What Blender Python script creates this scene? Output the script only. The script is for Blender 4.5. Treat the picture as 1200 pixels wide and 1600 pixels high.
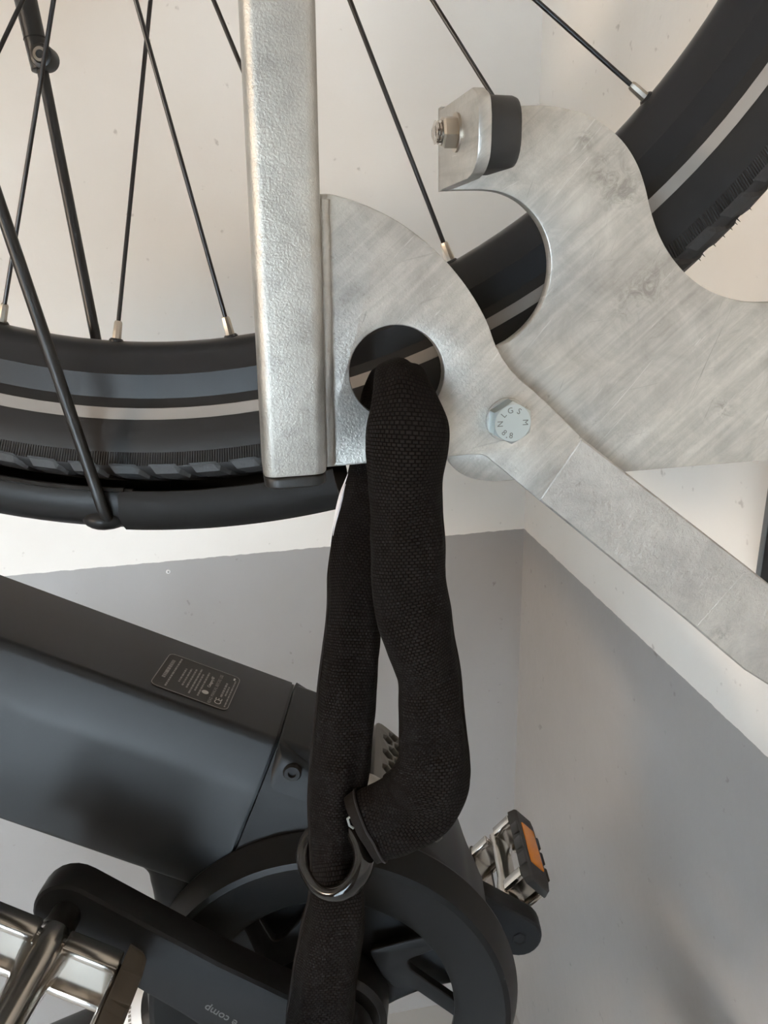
import bpy, bmesh, math, random
from mathutils import Vector, Matrix, noise

for o in list(bpy.data.objects):
    bpy.data.objects.remove(o, do_unlink=True)
scene = bpy.context.scene
COL = scene.collection
random.seed(4)

# ------------------------------------------------------------------ camera
CAMZ = 1.222
F_PX = 1200.0                      # focal length in pixels of the 1200x1600 frame
PITCH, YAW, ROLL = 0.3287096, 0.17843077, -0.02627404
FWD = Vector((math.sin(YAW)*math.cos(PITCH), math.cos(YAW)*math.cos(PITCH), -math.sin(PITCH)))
RT0 = Vector((math.cos(YAW), -math.sin(YAW), 0)); UP0 = RT0.cross(FWD)
RT = math.cos(ROLL)*RT0 + math.sin(ROLL)*UP0
UP = -math.sin(ROLL)*RT0 + math.cos(ROLL)*UP0
CAM = Vector((0, 0, CAMZ))
cam_data = bpy.data.cameras.new('camera')
cam_data.sensor_width = 36.0; cam_data.sensor_fit = 'AUTO'
cam_data.lens = F_PX/1600*36; cam_data.clip_start = 0.01
cam = bpy.data.objects.new('camera', cam_data); COL.objects.link(cam)
cam.matrix_world = Matrix((( RT.x, UP.x, -FWD.x, CAM.x), (RT.y, UP.y, -FWD.y, CAM.y), (RT.z, UP.z, -FWD.z, CAM.z), (0,0,0,1)))
scene.camera = cam

# ------------------------------------------------------------------ world, light, exposure
world = bpy.data.worlds.new('world'); scene.world = world; world.use_nodes = True
bg = world.node_tree.nodes['Background']
bg.inputs[0].default_value = (0.62, 0.78, 1.0, 1); bg.inputs[1].default_value = 1.0
scene.view_settings.view_transform = 'Standard'
scene.view_settings.look = 'None'
scene.view_settings.exposure = 0.55
scene.view_settings.gamma = 1.0
scene.view_settings.use_curve_mapping = False

def area_light(name, loc, direction, sx, sy, power, color):
    l = bpy.data.lights.new(name, 'AREA'); l.shape = 'RECTANGLE'; l.size = sx; l.size_y = sy
    l.energy = power; l.color = color
    o = bpy.data.objects.new(name, l); COL.objects.link(o)
    o.location = loc; o.rotation_euler = Vector(direction).to_track_quat('-Z', 'Y').to_euler()
    return o
# room extents
XR, YB, XL, YF, ZC = 0.365, 0.942, -2.2, -1.4, 2.6
# daylight entering by the window
area_light('window_daylight', (-0.95, YF-0.10, 0.70), (0, 1, 0), 1.1, 1.1, 38, (0.74, 0.885, 1.0))
WALL_LAMP_POWER = 36

# ------------------------------------------------------------------ pixel -> place helpers
def ray(px, py):
    return FWD + RT*((px-600)/F_PX) - UP*((py-800)/F_PX)
def pix(px, py, Y):                    # on the vertical plane at distance Y
    d = ray(px, py); return CAM + d*(Y/d.y)
WC = CAM + Vector((-0.02782878, 0.41302797, 0.25625445))      # front wheel centre
W_ = Vector((-0.2011628, -1, 0.10023754)).normalized()        # axle, towards the viewer
U_ = Vector((0,0,1)).cross(W_); U_ = -U_ if U_.x < 0 else U_; U_.normalize()
V_ = W_.cross(U_)
def pb(px, py, w):                     # in bike coordinates (u right, v up, w along axle)
    d = ray(px, py); t = (WC + w*W_ - CAM).dot(W_)/d.dot(W_)
    p = CAM + d*t - WC
    return Vector((p.dot(U_), p.dot(V_), w))

# ------------------------------------------------------------------ materials
def newmat(name):
    m = bpy.data.materials.new(name); m.use_nodes = True
    return m, m.node_tree.nodes, m.node_tree.links, m.node_tree.nodes['Principled BSDF']
def setp(b, **k):
    for n, v in k.items():
        b.inputs[n.replace('_', ' ')].default_value = (*v, 1) if isinstance(v, tuple) else v
def simple(name, col, rough=0.5, metal=0.0, bump=None, var=0.0, vscale=30, coat=0.0, spec=0.5):
    m, N, L, b = newmat(name)
    setp(b, Base_Color=col, Roughness=rough, Metallic=metal)
    b.inputs['Coat Weight'].default_value = coat
    b.inputs['Specular IOR Level'].default_value = spec
    tc = N.new('ShaderNodeTexCoord')
    if var:
        nz = N.new('ShaderNodeTexNoise'); nz.inputs['Scale'].default_value = vscale; nz.inputs['Detail'].default_value = 6
        L.new(tc.outputs['Object'], nz.inputs['Vector'])
        mx = N.new('ShaderNodeMix'); mx.data_type = 'RGBA'
        mx.inputs[6].default_value = (*[c*(1-var) for c in col], 1); mx.inputs[7].default_value = (*[min(1, c*(1+var)) for c in col], 1)
        L.new(nz.outputs[0], mx.inputs[0]); L.new(mx.outputs[2], b.inputs['Base Color'])
        mr = N.new('ShaderNodeMapRange'); mr.inputs[3].default_value = rough*0.85; mr.inputs[4].default_value = min(1, rough*1.15)
        L.new(nz.outputs[0], mr.inputs[0]); L.new(mr.outputs[0], b.inputs['Roughness'])
    if bump:
        nb = N.new('ShaderNodeTexNoise'); nb.inputs['Scale'].default_value = bump[0]; nb.inputs['Detail'].default_value = 4
        L.new(tc.outputs['Object'], nb.inputs['Vector'])
        bp = N.new('ShaderNodeBump'); bp.inputs['Strength'].default_value = bump[1]; bp.inputs['Distance'].default_value = bump[2]
        L.new(nb.outputs[0], bp.inputs['Height']); L.new(bp.outputs[0], b.inputs['Normal'])
    return m

def galvanised(name, rough=0.42, bump=0.35, scratches=True, tint=(0.60, 0.605, 0.59), fine=900, scuffs=()):
    m, N, L, b = newmat(name)
    tc = N.new('ShaderNodeTexCoord'); geo = N.new('ShaderNodeNewGeometry')
    setp(b, Metallic=0.72, Roughness=rough)
    def noise_(scale, detail, rgh=0.6, dist=0.0, vec=None):
        n = N.new('ShaderNodeTexNoise'); n.inputs['Scale'].default_value = scale; n.inputs['Detail'].default_value = detail
        n.inputs['Roughness'].default_value = rgh; n.inputs['Distortion'].default_value = dist
        L.new(vec or tc.outputs['Object'], n.inputs['Vector']); return n.outputs[0]
    def ramp(src, p0, c0, p1, c1):
        r = N.new('ShaderNodeValToRGB'); e = r.color_ramp.elements
        e[0].position = p0; e[0].color = (*c0, 1); e[1].position = p1; e[1].color = (*c1, 1)
        L.new(src, r.inputs[0]); return r.outputs[0]
    def mix(a, bcol, fac, mode='MIX'):
        x = N.new('ShaderNodeMix'); x.data_type = 'RGBA'; x.blend_type = mode
        if isinstance(fac, float): x.inputs[0].default_value = fac
        else: L.new(fac, x.inputs[0])
        L.new(a, x.inputs[6])
        if isinstance(bcol, tuple): x.inputs[7].default_value = (*bcol, 1)
        else: L.new(bcol, x.inputs[7])
        return x.outputs[2]
    def mul(a, k):
        x = N.new('ShaderNodeMath'); x.operation = 'MULTIPLY'; L.new(a, x.inputs[0])
        if isinstance(k, (int, float)): x.inputs[1].default_value = k
        else: L.new(k, x.inputs[1])
        return x.outputs[0]
    def streak(rot, scale, dist, seed):
        mp = N.new('ShaderNodeMapping'); mp.vector_type = 'TEXTURE'; mp.inputs['Rotation'].default_value = (0, math.radians(rot), 0)
        mp.inputs['Scale'].default_value = tuple(1/x for x in scale); mp.inputs['Location'].default_value = (seed, seed*0.7, seed*1.3)
        L.new(tc.outputs['Object'], mp.inputs['Vector']); return noise_(1.0, 4, 0.6, dist, mp.outputs[0])
    cl = noise_(60, 12, 0.72, 0.6)
    col = ramp(cl, 0.30, tuple(c*0.80 for c in tint), 0.70, tuple(min(1, c*1.17) for c in tint))
    big = noise_(14, 4, 0.5)
    col = mix(col, ramp(big, 0.3, (0.86, 0.86, 0.87), 0.7, (1.08, 1.07, 1.05)), 1.0, 'MULTIPLY')
    pit = noise_(170, 6, 0.8)
    col = mix(col, ramp(pit, 0.27, (0.50, 0.48, 0.45), 0.37, (1, 1, 1)), 0.8, 'MULTIPLY')
    height = None
    if scratches:
        for rot, sc, th, amt, cc in ((-48, (30, 30, 700), 0.66, 0.40, (0.74, 0.74, 0.72)), (-28, (45, 45, 900), 0.69, 0.35, (0.74, 0.74, 0.72)), (-70, (26, 26, 800), 0.68, 0.45, (0.17, 0.165, 0.155)), (-10, (20, 20, 420), 0.66, 0.22, (0.2, 0.195, 0.185))):
            f = ramp(streak(rot, sc, 1.1, rot*0.13), th, (0, 0, 0), th+0.05, (1, 1, 1))
            col = mix(col, cc, mul(f, amt))
        br = streak(-40, (14, 14, 240), 0.8, 3.1)
        col = mix(col, ramp(br, 0.35, (0.88, 0.88, 0.88), 0.65, (1.10, 1.10, 1.10)), 1.0, 'MULTIPLY')
    for (cx, cy, cz, rad) in scuffs:                       # rubbed, dirty spots
        d = N.new('ShaderNodeVectorMath'); d.operation = 'DISTANCE'; d.inputs[1].default_value = (cx, cy, cz); L.new(geo.outputs['Position'], d.inputs[0])
        mr = N.new('ShaderNodeMapRange'); mr.inputs[1].default_value = rad; mr.inputs[2].default_value = rad*0.2; L.new(d.outputs['Value'], mr.inputs[0])
        blot = ramp(noise_(150, 9, 0.75, 1.2), 0.40, (1, 1, 1), 0.56, (0, 0, 0))
        col = mix(col, (0.20, 0.185, 0.165), mul(mul(mr.outputs[0], blot), 0.60))
    L.new(col, b.inputs['Base Color'])
    mr = N.new('ShaderNodeMapRange'); mr.inputs[3].default_value = rough-0.12; mr.inputs[4].default_value = rough+0.14
    L.new(cl, mr.inputs[0]); L.new(mr.outputs[0], b.inputs['Roughness'])
    n4 = noise_(fine, 3)
    sm = N.new('ShaderNodeMath'); sm.operation = 'MULTIPLY_ADD'; sm.inputs[1].default_value = 1.4
    L.new(pit, sm.inputs[0]); L.new(n4, sm.inputs[2])
    bp = N.new('ShaderNodeBump'); bp.inputs['Strength'].default_value = bump; bp.inputs['Distance'].default_value = 0.0005
    L.new(sm.outputs[0], bp.inputs['Height']); L.new(bp.outputs[0], b.inputs['Normal'])
    return m

def wall_paint(name, zline):
    m, N, L, b = newmat(name)
    geo = N.new('ShaderNodeNewGeometry'); sep = N.new('ShaderNodeSeparateXYZ')
    L.new(geo.outputs['Position'], sep.inputs[0])
    nz = N.new('ShaderNodeTexNoise'); nz.inputs['Scale'].default_value = 55; nz.inputs['Detail'].default_value = 4
    L.new(geo.outputs['Position'], nz.inputs['Vector'])
    # wavy edge between the two coats of paint
    ma = N.new('ShaderNodeMath'); ma.operation = 'MULTIPLY_ADD'; ma.inputs[1].default_value = 0.004
    L.new(nz.outputs[0], ma.inputs[0]); L.new(sep.outputs['Z'], ma.inputs[2])
    lt = N.new('ShaderNodeMath'); lt.operation = 'LESS_THAN'; lt.inputs[1].default_value = zline+0.002
    L.new(ma.outputs[0], lt.inputs[0])
    # faint patchiness of old paint
    n2 = N.new('ShaderNodeTexNoise'); n2.inputs['Scale'].default_value = 9; n2.inputs['Detail'].default_value = 5
    L.new(geo.outputs['Position'], n2.inputs['Vector'])
    mw = N.new('ShaderNodeMix'); mw.data_type = 'RGBA'; mw.inputs[6].default_value = (0.76, 0.715, 0.665, 1); mw.inputs[7].default_value = (0.85, 0.82, 0.775, 1)
    mg = N.new('ShaderNodeMix'); mg.data_type = 'RGBA'; mg.inputs[6].default_value = (0.335, 0.318, 0.305, 1); mg.inputs[7].default_value = (0.375, 0.360, 0.348, 1)
    L.new(n2.outputs[0], mw.inputs[0]); L.new(n2.outputs[0], mg.inputs[0])
    mx = N.new('ShaderNodeMix'); mx.data_type = 'RGBA'
    L.new(lt.outputs[0], mx.inputs[0]); L.new(mw.outputs[2], mx.inputs[6]); L.new(mg.outputs[2], mx.inputs[7])
    # scattered specks of dirt
    n3 = N.new('ShaderNodeTexNoise'); n3.inputs['Scale'].default_value = 70; n3.inputs['Detail'].default_value = 3
    L.new(geo.outputs['Position'], n3.inputs['Vector'])
    rr = N.new('ShaderNodeValToRGB'); e = rr.color_ramp.elements
    e[0].position = 0.24; e[0].color = (0.55, 0.52, 0.5, 1); e[1].position = 0.31; e[1].color = (1, 1, 1, 1)
    L.new(n3.outputs[0], rr.inputs[0])
    mm = N.new('ShaderNodeMix'); mm.data_type = 'RGBA'; mm.blend_type = 'MULTIPLY'; mm.inputs[0].default_value = 0.6
    L.new(mx.outputs[2], mm.inputs[6]); L.new(rr.outputs[0], mm.inputs[7])
    L.new(mm.outputs[2], b.inputs['Base Color'])
    ro = N.new('ShaderNodeMapRange'); ro.inputs[3].default_value = 0.55; ro.inputs[4].default_value = 0.36
    L.new(lt.outputs[0], ro.inputs[0]); L.new(ro.outputs[0], b.inputs['Roughness'])
    n4 = N.new('ShaderNodeTexNoise'); n4.inputs['Scale'].default_value = 26; n4.inputs['Detail'].default_value = 5
    L.new(geo.outputs['Position'], n4.inputs['Vector'])
    bp = N.new('ShaderNodeBump'); bp.inputs['Strength'].default_value = 0.22; bp.inputs['Distance'].default_value = 0.004
    L.new(n4.outputs[0], bp.inputs['Height']); L.new(bp.outputs[0], b.inputs['Normal'])
    return m

def woven(name):
    m, N, L, b = newmat(name)
    uv = N.new('ShaderNodeUVMap')
    br = N.new('ShaderNodeTexBrick'); br.offset = 0.5; br.squash = 1.0
    br.inputs['Scale'].default_value = 1.0
    br.inputs['Mortar Size'].default_value = 0.00028; br.inputs['Mortar Smooth'].default_value = 1.0
    br.inputs['Brick Width'].default_value = 0.00128; br.inputs['Row Height'].default_value = 0.00120
    br.inputs['Color1'].default_value = (0.0095, 0.0080, 0.0074, 1); br.inputs['Color2'].default_value = (0.0150, 0.0124, 0.0113, 1)
    br.inputs['Mortar'].default_value = (0.0015, 0.0013, 0.0012, 1)
    L.new(uv.outputs[0], br.inputs['Vector'])
    L.new(br.outputs['Color'], b.inputs['Base Color'])
    setp(b, Roughness=0.85)
    b.inputs['Specular IOR Level'].default_value = 0.06
    iv = N.new('ShaderNodeMath'); iv.operation = 'SUBTRACT'; iv.inputs[0].default_value = 1
    L.new(br.outputs['Fac'], iv.inputs[1])
    bp = N.new('ShaderNodeBump'); bp.inputs['Strength'].default_value = 0.55; bp.inputs['Distance'].default_value = 0.0005
    L.new(iv.outputs[0], bp.inputs['Height']); L.new(bp.outputs[0], b.inputs['Normal'])
    return m

def tyre_rubber(name):
    # u = angle share round the wheel, v = radius in metres: a ribbed band near the shoulder
    m, N, L, b = newmat(name)
    uv = N.new('ShaderNodeUVMap'); sp = N.new('ShaderNodeSeparateXYZ'); L.new(uv.outputs[0], sp.inputs[0])
    def math_(op, a, bb):
        n = N.new('ShaderNodeMath'); n.operation = op
        for i, s in enumerate((a, bb)):
            if s is None: continue
            if isinstance(s, (int, float)): n.inputs[i].default_value = s
            else: L.new(s, n.inputs[i])
        return n.outputs[0]
    ph = math_('MULTIPLY_ADD', sp.outputs[0], 2*math.pi*1900)
    N_ = ph.node; N_.inputs[2].default_value = 0
    sk = math_('MULTIPLY', sp.outputs[1], 900); ph2 = math_('ADD', ph, sk)
    s = math_('SINE', ph2, None)
    g1 = math_('GREATER_THAN', sp.outputs[1], 0.3458); g2 = math_('LESS_THAN', sp.outputs[1], 0.3521)
    band = math_('MULTIPLY', g1, g2); rib = math_('MULTIPLY', s, band)
    tc = N.new('ShaderNodeTexCoord'); nz = N.new('ShaderNodeTexNoise'); nz.inputs['Scale'].default_value = 60; nz.inputs['Detail'].default_value = 6
    L.new(tc.outputs['Object'], nz.inputs['Vector'])
    h = math_('ADD', rib, nz.outputs[0])
    bp = N.new('ShaderNodeBump'); bp.inputs['Strength'].default_value = 0.7; bp.inputs['Distance'].default_value = 0.0005
    L.new(h, bp.inputs['Height']); L.new(bp.outputs[0], b.inputs['Normal'])
    mx = N.new('ShaderNodeMix'); mx.data_type = 'RGBA'; mx.inputs[6].default_value = (0.009, 0.0088, 0.0088, 1); mx.inputs[7].default_value = (0.017, 0.0165, 0.0165, 1)
    L.new(nz.outputs[0], mx.inputs[0]); L.new(mx.outputs[2], b.inputs['Base Color'])
    setp(b, Roughness=0.55); b.inputs['Specular IOR Level'].default_value = 0.32
    return m

M = {}
M['zinc_tube'] = galvanised('zinc_tube', 0.40, 0.42, scratches=False, tint=(0.42, 0.405, 0.372), fine=1100)
M['zinc_plate'] = galvanised('zinc_plate', 0.40, 0.45, scratches=True, tint=(0.48, 0.467, 0.438))
M['zinc_hook'] = galvanised('zinc_hook', 0.34, 0.28, scratches=True, tint=(0.48, 0.467, 0.435), fine=500, scuffs=[(*pix(x, y, 0.3015), r) for x, y, r in ((945, 270, .012), (975, 300, .012), (985, 470, .012), (1020, 440, .011), (1130, 640, .008), (915, 215, .006))])
M['zinc_arm'] = galvanised('zinc_arm', 0.40, 0.95, scratches=False, tint=(0.49, 0.475, 0.448), fine=480, scuffs=[(*pix(1128, 990, 0.2955), 0.007)])
M['bolt'] = simple('bright_zinc', (0.46, 0.51, 0.51), 0.33, 0.8, bump=(300, 0.1, 0.0003))
M['engrave'] = simple('engraving', (0.16, 0.16, 0.15), 0.6, 0.3)
M['nickel'] = simple('nickel', (0.48, 0.435, 0.375), 0.30, 1.0)
M['rubber'] = simple('black_rubber', (0.012, 0.0115, 0.0105), 0.45, bump=(400, 0.1, 0.0003))
M['plastic'] = simple('black_plastic', (0.008, 0.0078, 0.0076), 0.40, var=0.2, vscale=12)
M['fender'] = simple('fender_black', (0.014, 0.014, 0.014), 0.36, spec=0.22, var=0.15, vscale=20)
M['flap'] = simple('flap_rubber', (0.013, 0.0125, 0.012), 0.55, bump=(900, 0.12, 0.0003), spec=0.14)
M['frame'] = simple('matte_black_paint', (0.011, 0.0120, 0.0133), 0.46, var=0.10, vscale=8, bump=(1500, 0.06, 0.0002), spec=0.22)
M['battery'] = simple('battery_cover_black', (0.011, 0.0122, 0.0138), 0.42, var=0.10, vscale=8, spec=0.36)
M['grille'] = simple('grille_grey', (0.075, 0.071, 0.063), 0.55)
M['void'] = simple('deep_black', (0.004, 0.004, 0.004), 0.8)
M['rim'] = simple('rim_black_anodised', (0.007, 0.0078, 0.0095), 0.36, 0.0, spec=0.42)
M['spoke'] = simple('spoke_black', (0.012, 0.0105, 0.0105), 0.32, 0.0)
M['tyre'] = tyre_rubber('tyre_rubber')
M['tread'] = simple('tread_rubber', (0.014, 0.0138, 0.0135), 0.55, bump=(500, 0.3, 0.0006), var=0.3, vscale=80)
M['strip'] = simple('reflective_strip', (0.25, 0.228, 0.212), 0.5, 0.0, var=0.06, vscale=40)
M['sleeve'] = woven('woven_nylon')
M['hem'] = simple('hem_fabric', (0.0125, 0.0104, 0.0094), 0.85, bump=(2500, 0.3, 0.0003), spec=0.08)
M['thread'] = simple('thread', (0.006, 0.005, 0.005), 0.8)
M['piping'] = simple('white_piping', (0.75, 0.72, 0.72), 0.6)
M['ring'] = simple('black_chrome', (0.010, 0.0095, 0.009), 0.13, 0.0, spec=0.45)
M['steel'] = simple('polished_alloy', (0.52, 0.49, 0.45), 0.20, 1.0, var=0.12, vscale=60)
M['pad'] = simple('pedal_rubber_lit', (0.060, 0.048, 0.034), 0.7, var=0.25, vscale=70, bump=(300, 0.2, 0.0005))  # near pads: brown of the lit rubber put into the colour
M['pad_shaded'] = simple('pedal_rubber_shaded', (0.028, 0.027, 0.025), 0.65, var=0.2, vscale=70)  # far pads: same rubber, shade put into a darker colour
M['amber'] = simple('amber_reflector', (0.62, 0.20, 0.01), 0.25, bump=(700, 0.25, 0.0006))
M['crank'] = simple('crank_black', (0.012, 0.0123, 0.013), 0.5, var=0.08, vscale=20, spec=0.15)
M['guard'] = simple('guard_black', (0.009, 0.009, 0.009), 0.42, var=0.08, vscale=20, spec=0.16)
M['label'] = simple('label_dark', (0.022, 0.020, 0.018), 0.45, spec=0.3)
M['print'] = simple('label_print', (0.42, 0.40, 0.37), 0.5)
M['print_dim'] = simple('label_print_dim', (0.20, 0.19, 0.175), 0.5)
M['print_faint'] = simple('faint_print', (0.085, 0.083, 0.08), 0.5)
M['sticker'] = simple('white_sticker', (0.70, 0.70, 0.70), 0.4)
M['floor'] = simple('concrete_floor', (0.42, 0.42, 0.41), 0.5, var=0.15, vscale=6, bump=(60, 0.1, 0.001))
M['ceiling'] = simple('ceiling_white', (0.78, 0.74, 0.69), 0.8, var=0.03, vscale=5)
M['white_frame'] = simple('window_frame_white', (0.78, 0.78, 0.76), 0.4)
M['wall'] = wall_paint('wall_paint', CAMZ-0.368)
mgl, Ng, Lg, bgl = newmat('window_glass')
setp(bgl, Base_Color=(1.0, 1.0, 1.0), Roughness=0.0); bgl.inputs['Transmission Weight'].default_value = 1.0; bgl.inputs['IOR'].default_value = 1.02
M['glass'] = mgl
mlp, Nl, Ll, bl_ = newmat('lamp_diffuser')
setp(bl_, Base_Color=(0.9, 0.88, 0.84)); bl_.inputs['Emission Color'].default_value = (1, 0.86, 0.72, 1); bl_.inputs['Emission Strength'].default_value = 3.0
M['lamp'] = mlp
M['dark_wall'] = simple('reflection_dimming_brown', (0.10, 0.092, 0.085), 0.7, var=0.1, vscale=4)  # dark tone invented for the unseen front wall, to dim reflections
M['black_rail'] = simple('wall_rail_black', (0.012, 0.012, 0.012), 0.4)
M['grey_edge'] = simple('wall_rail_edge', (0.16, 0.165, 0.165), 0.45)

# ------------------------------------------------------------------ object helpers
def empty(name, loc, mat3=None):
    o = bpy.data.objects.new(name, None); COL.objects.link(o); o.empty_display_size = 0.05
    m = Matrix.Translation(loc)
    if mat3: m = m @ mat3.to_4x4()
    o.matrix_world = m
    return o
def tag(o, label=None, cat=None, group=None, kind=None):
    for k, v in (('label', label), ('category', cat), ('group', group), ('kind', kind)):
        if v: o[k] = v
    return o
def link(name, me, mat, parent=None, smooth=35):
    o = bpy.data.objects.new(name, me); COL.objects.link(o)
    if mat:
        me.materials.clear(); me.materials.append(M[mat] if isinstance(mat, str) else mat)
    if parent: o.parent = parent
    if smooth:
        for p in me.polygons: p.use_smooth = True
        try: me.set_sharp_from_angle(angle=math.radians(smooth))
        except Exception: pass
    return o
def bm_obj(name, bm, mat, parent=None, smooth=35, recalc=True):
    if recalc: bmesh.ops.recalc_face_normals(bm, faces=bm.faces[:])
    me = bpy.data.meshes.new(name); bm.to_mesh(me); bm.free()
    return link(name, me, mat, parent, smooth)
def xf(me, mat):
    me.transform(mat); return me
def frame_mat(origin, ax, ay, az):
    return Matrix(((ax.x, ay.x, az.x, origin.x), (ax.y, ay.y, az.y, origin.y), (ax.z, ay.z, az.z, origin.z), (0,0,0,1)))

def curve_mesh(cu):
    ob = bpy.data.objects.new('tmp', cu); COL.objects.link(ob)
    dg = bpy.context.evaluated_depsgraph_get(); dg.update()
    me = bpy.data.meshes.new_from_object(ob.evaluated_get(dg))
    bpy.data.objects.remove(ob, do_unlink=True)
    me.materials.clear()
    return me
def plate_mesh(loops, thick, bevel=0.0008, res=1):
    """outline (first loop) with holes; lies in local XY, thickness centred on z=0"""
    cu = bpy.data.curves.new('tmp', 'CURVE'); cu.dimensions = '2D'; cu.fill_mode = 'BOTH'
    cu.extrude = max(thick/2-bevel, 1e-6); cu.bevel_depth = bevel; cu.bevel_resolution = res; cu.offset = -bevel
    for lp in loops:
        s = cu.splines.new('POLY'); s.points.add(len(lp)-1); s.use_cyclic_u = True
        for p, q in zip(s.points, lp): p.co = (q[0], q[1], 0, 1)
    me = curve_mesh(cu); bpy.data.curves.remove(cu)
    bm = bmesh.new(); bm.from_mesh(me); bmesh.ops.remove_doubles(bm, verts=bm.verts[:], dist=1e-6)
    bm.to_mesh(me); bm.free()
    return me
def text_mesh(body, size, thick=0.0002, align='CENTER', sx=1.0):
    cu = bpy.data.curves.new('tmp', 'FONT'); cu.body = body; cu.size = size; cu.extrude = thick/2
    cu.align_x = align; cu.align_y = 'CENTER'; cu.resolution_u = 3
    me = curve_mesh(cu); bpy.data.curves.remove(cu)
    if sx != 1: me.transform(Matrix.Diagonal((sx, 1, 1, 1)))
    return me
def smooth_pts(pts, n=6, closed=True):
    """Catmull-Rom through the points; a point given as (x, y, 'c') stays a corner"""
    out = []; N_ = len(pts); P = [Vector((p[0], p[1])) for p in pts]; C = [len(p) > 2 for p in pts]
    for i in range(N_ if closed else N_-1):
        a, b = P[i], P[(i+1) % N_]
        p0 = P[i-1] if (closed or i > 0) else a; p3 = P[(i+2) % N_] if (closed or i+2 < N_) else b
        if C[i]: p0 = a - (b-a)
        if C[(i+1) % N_]: p3 = b + (b-a)
        if C[i] and C[(i+1) % N_]: out.append(a); continue
        for k in range(n):
            t = k/n
            out.append(0.5*((2*a) + (b-p0)*t + (2*p0-5*a+4*b-p3)*t*t + (3*a-p0-3*b+p3)*t**3))
    if not closed: out.append(P[-1])
    return [(q.x, q.y) for q in out]
def lathe(profile, seg=96, a0=0.0, a1=2*math.pi, closed_profile=True, off=Vector((0,0,0)), uvr=False):
    """revolve (r, w) points round the w axis; angle 0 points down, growing to the right"""
    bm = bmesh.new(); full = abs(a1-a0-2*math.pi) < 1e-6
    n = seg if full else seg+1; rows = []
    for i in range(n):
        a = a0+(a1-a0)*i/seg; s, c = math.sin(a), -math.cos(a)
        rows.append([bm.verts.new((off.x+r*s, off.y+r*c, off.z+w)) for r, w in profile])
    k = len(profile); kk = k if closed_profile else k-1
    uvl = bm.loops.layers.uv.new('UVMap') if uvr else None
    for i in range(n if full else n-1):
        A, B = rows[i], rows[(i+1) % n]
        for j in range(kk):
            j2 = (j+1) % k
            f = bm.faces.new((A[j], B[j], B[j2], A[j2]))
            if uvl:
                for l, (ii, jj) in zip(f.loops, ((i, j), (i+1, j), (i+1, j2), (i, j2))):
                    l[uvl].uv = (ii/seg, profile[jj][0])
    if not full and closed_profile:
        bm.faces.new(rows[0]); bm.faces.new(rows[-1][::-1])
    return bm
def tube_bm(path, rad, n=10, bm=None, caps=True):
    bm = bm or bmesh.new()
    P = [Vector(p) for p in path]; R_ = rad if isinstance(rad, (list, tuple)) else [rad]*len(P)
    rows = []; ref = None
    for i, p in enumerate(P):
        t = (P[min(i+1, len(P)-1)]-P[max(i-1, 0)]).normalized()
        if ref is None:
            ref = t.orthogonal().normalized()
        ref = (ref - t*ref.dot(t)).normalized(); b = t.cross(ref)
        rows.append([bm.verts.new(p+R_[i]*(math.cos(2*math.pi*k/n)*ref+math.sin(2*math.pi*k/n)*b)) for k in range(n)])
    for A, B in zip(rows, rows[1:]):
        for k in range(n): bm.faces.new((A[k], A[(k+1) % n], B[(k+1) % n], B[k]))
    if caps: bm.faces.new(rows[0][::-1]); bm.faces.new(rows[-1])
    return bm
def box_bm(cx, cy, cz, sx, sy, sz, bevel=0.0, seg=2, bm=None):
    b2 = bmesh.new(); bmesh.ops.create_cube(b2, size=1.0)
    for v in b2.verts: v.co = Vector((cx+v.co.x*sx, cy+v.co.y*sy, cz+v.co.z*sz))
    if bevel: bmesh.ops.bevel(b2, geom=b2.edges[:]+b2.verts[:], offset=bevel, segments=seg, affect='EDGES', profile=0.5)
    if bm is None: return b2
    me = bpy.data.meshes.new('t'); b2.to_mesh(me); b2.free(); bm.from_mesh(me); bpy.data.meshes.remove(me)
    return bm
def bm_xf(bm, m):
    bmesh.ops.transform(bm, matrix=m, verts=bm.verts[:]); return bm
def prism_bm(n, r, h, rot=0, cham=0.0, chr_=None):
    """hexagonal nut or bolt head, axis +z from z=0 to z=h"""
    bm = bmesh.new(); rows = []
    levels = [(0, r), (h-cham, r), (h, chr_ or r)] if cham else [(0, r), (h, r)]
    for z, rr in levels:
        rows.append([bm.verts.new((rr*math.cos(2*math.pi*k/n+rot), rr*math.sin(2*math.pi*k/n+rot), z)) for k in range(n)])
    for A, B in zip(rows, rows[1:]):
        for k in range(n): bm.faces.new((A[k], A[(k+1) % n], B[(k+1) % n], B[k]))
    bm.faces.new(rows[0][::-1]); bm.faces.new(rows[-1])
    return bm
def dup(o, parent, m=None):
    c = o.copy(); COL.objects.link(c); c.parent = parent
    if m is not None: c.matrix_local = m @ o.matrix_local
    return c

# ------------------------------------------------------------------ room
def wall_with_hole(name, axis, pos, thick, lo, hi, hole):
    """slab across axis ('x' or 'y') at pos with an opening (h0,h1,z0,z1); lo..hi is its run"""
    bm = bmesh.new()
    def slab(a0, a1, z0, z1):
        ca, sa = (a0+a1)/2, a1-a0
        if axis == 'x': box_bm(pos, ca, (z0+z1)/2, thick, sa, z1-z0, bm=bm)
        else: box_bm(ca, pos, (z0+z1)/2, sa, thick, z1-z0, bm=bm)
    if hole:
        h0, h1, z0, z1 = hole
        slab(lo, h0, 0, ZC); slab(h1, hi, 0, ZC); slab(h0, h1, 0, z0); slab(h0, h1, z1, ZC)
    else: slab(lo, hi, 0, ZC)
    return tag(bm_obj(name, bm, 'wall', smooth=0), kind='structure')
T = 0.12
tag(wall_with_hole('wall_back', 'y', YB+T/2, T, XL-T, XR+T, None), 'painted wall, off-white above a grey lower band, behind the wheel')
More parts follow.
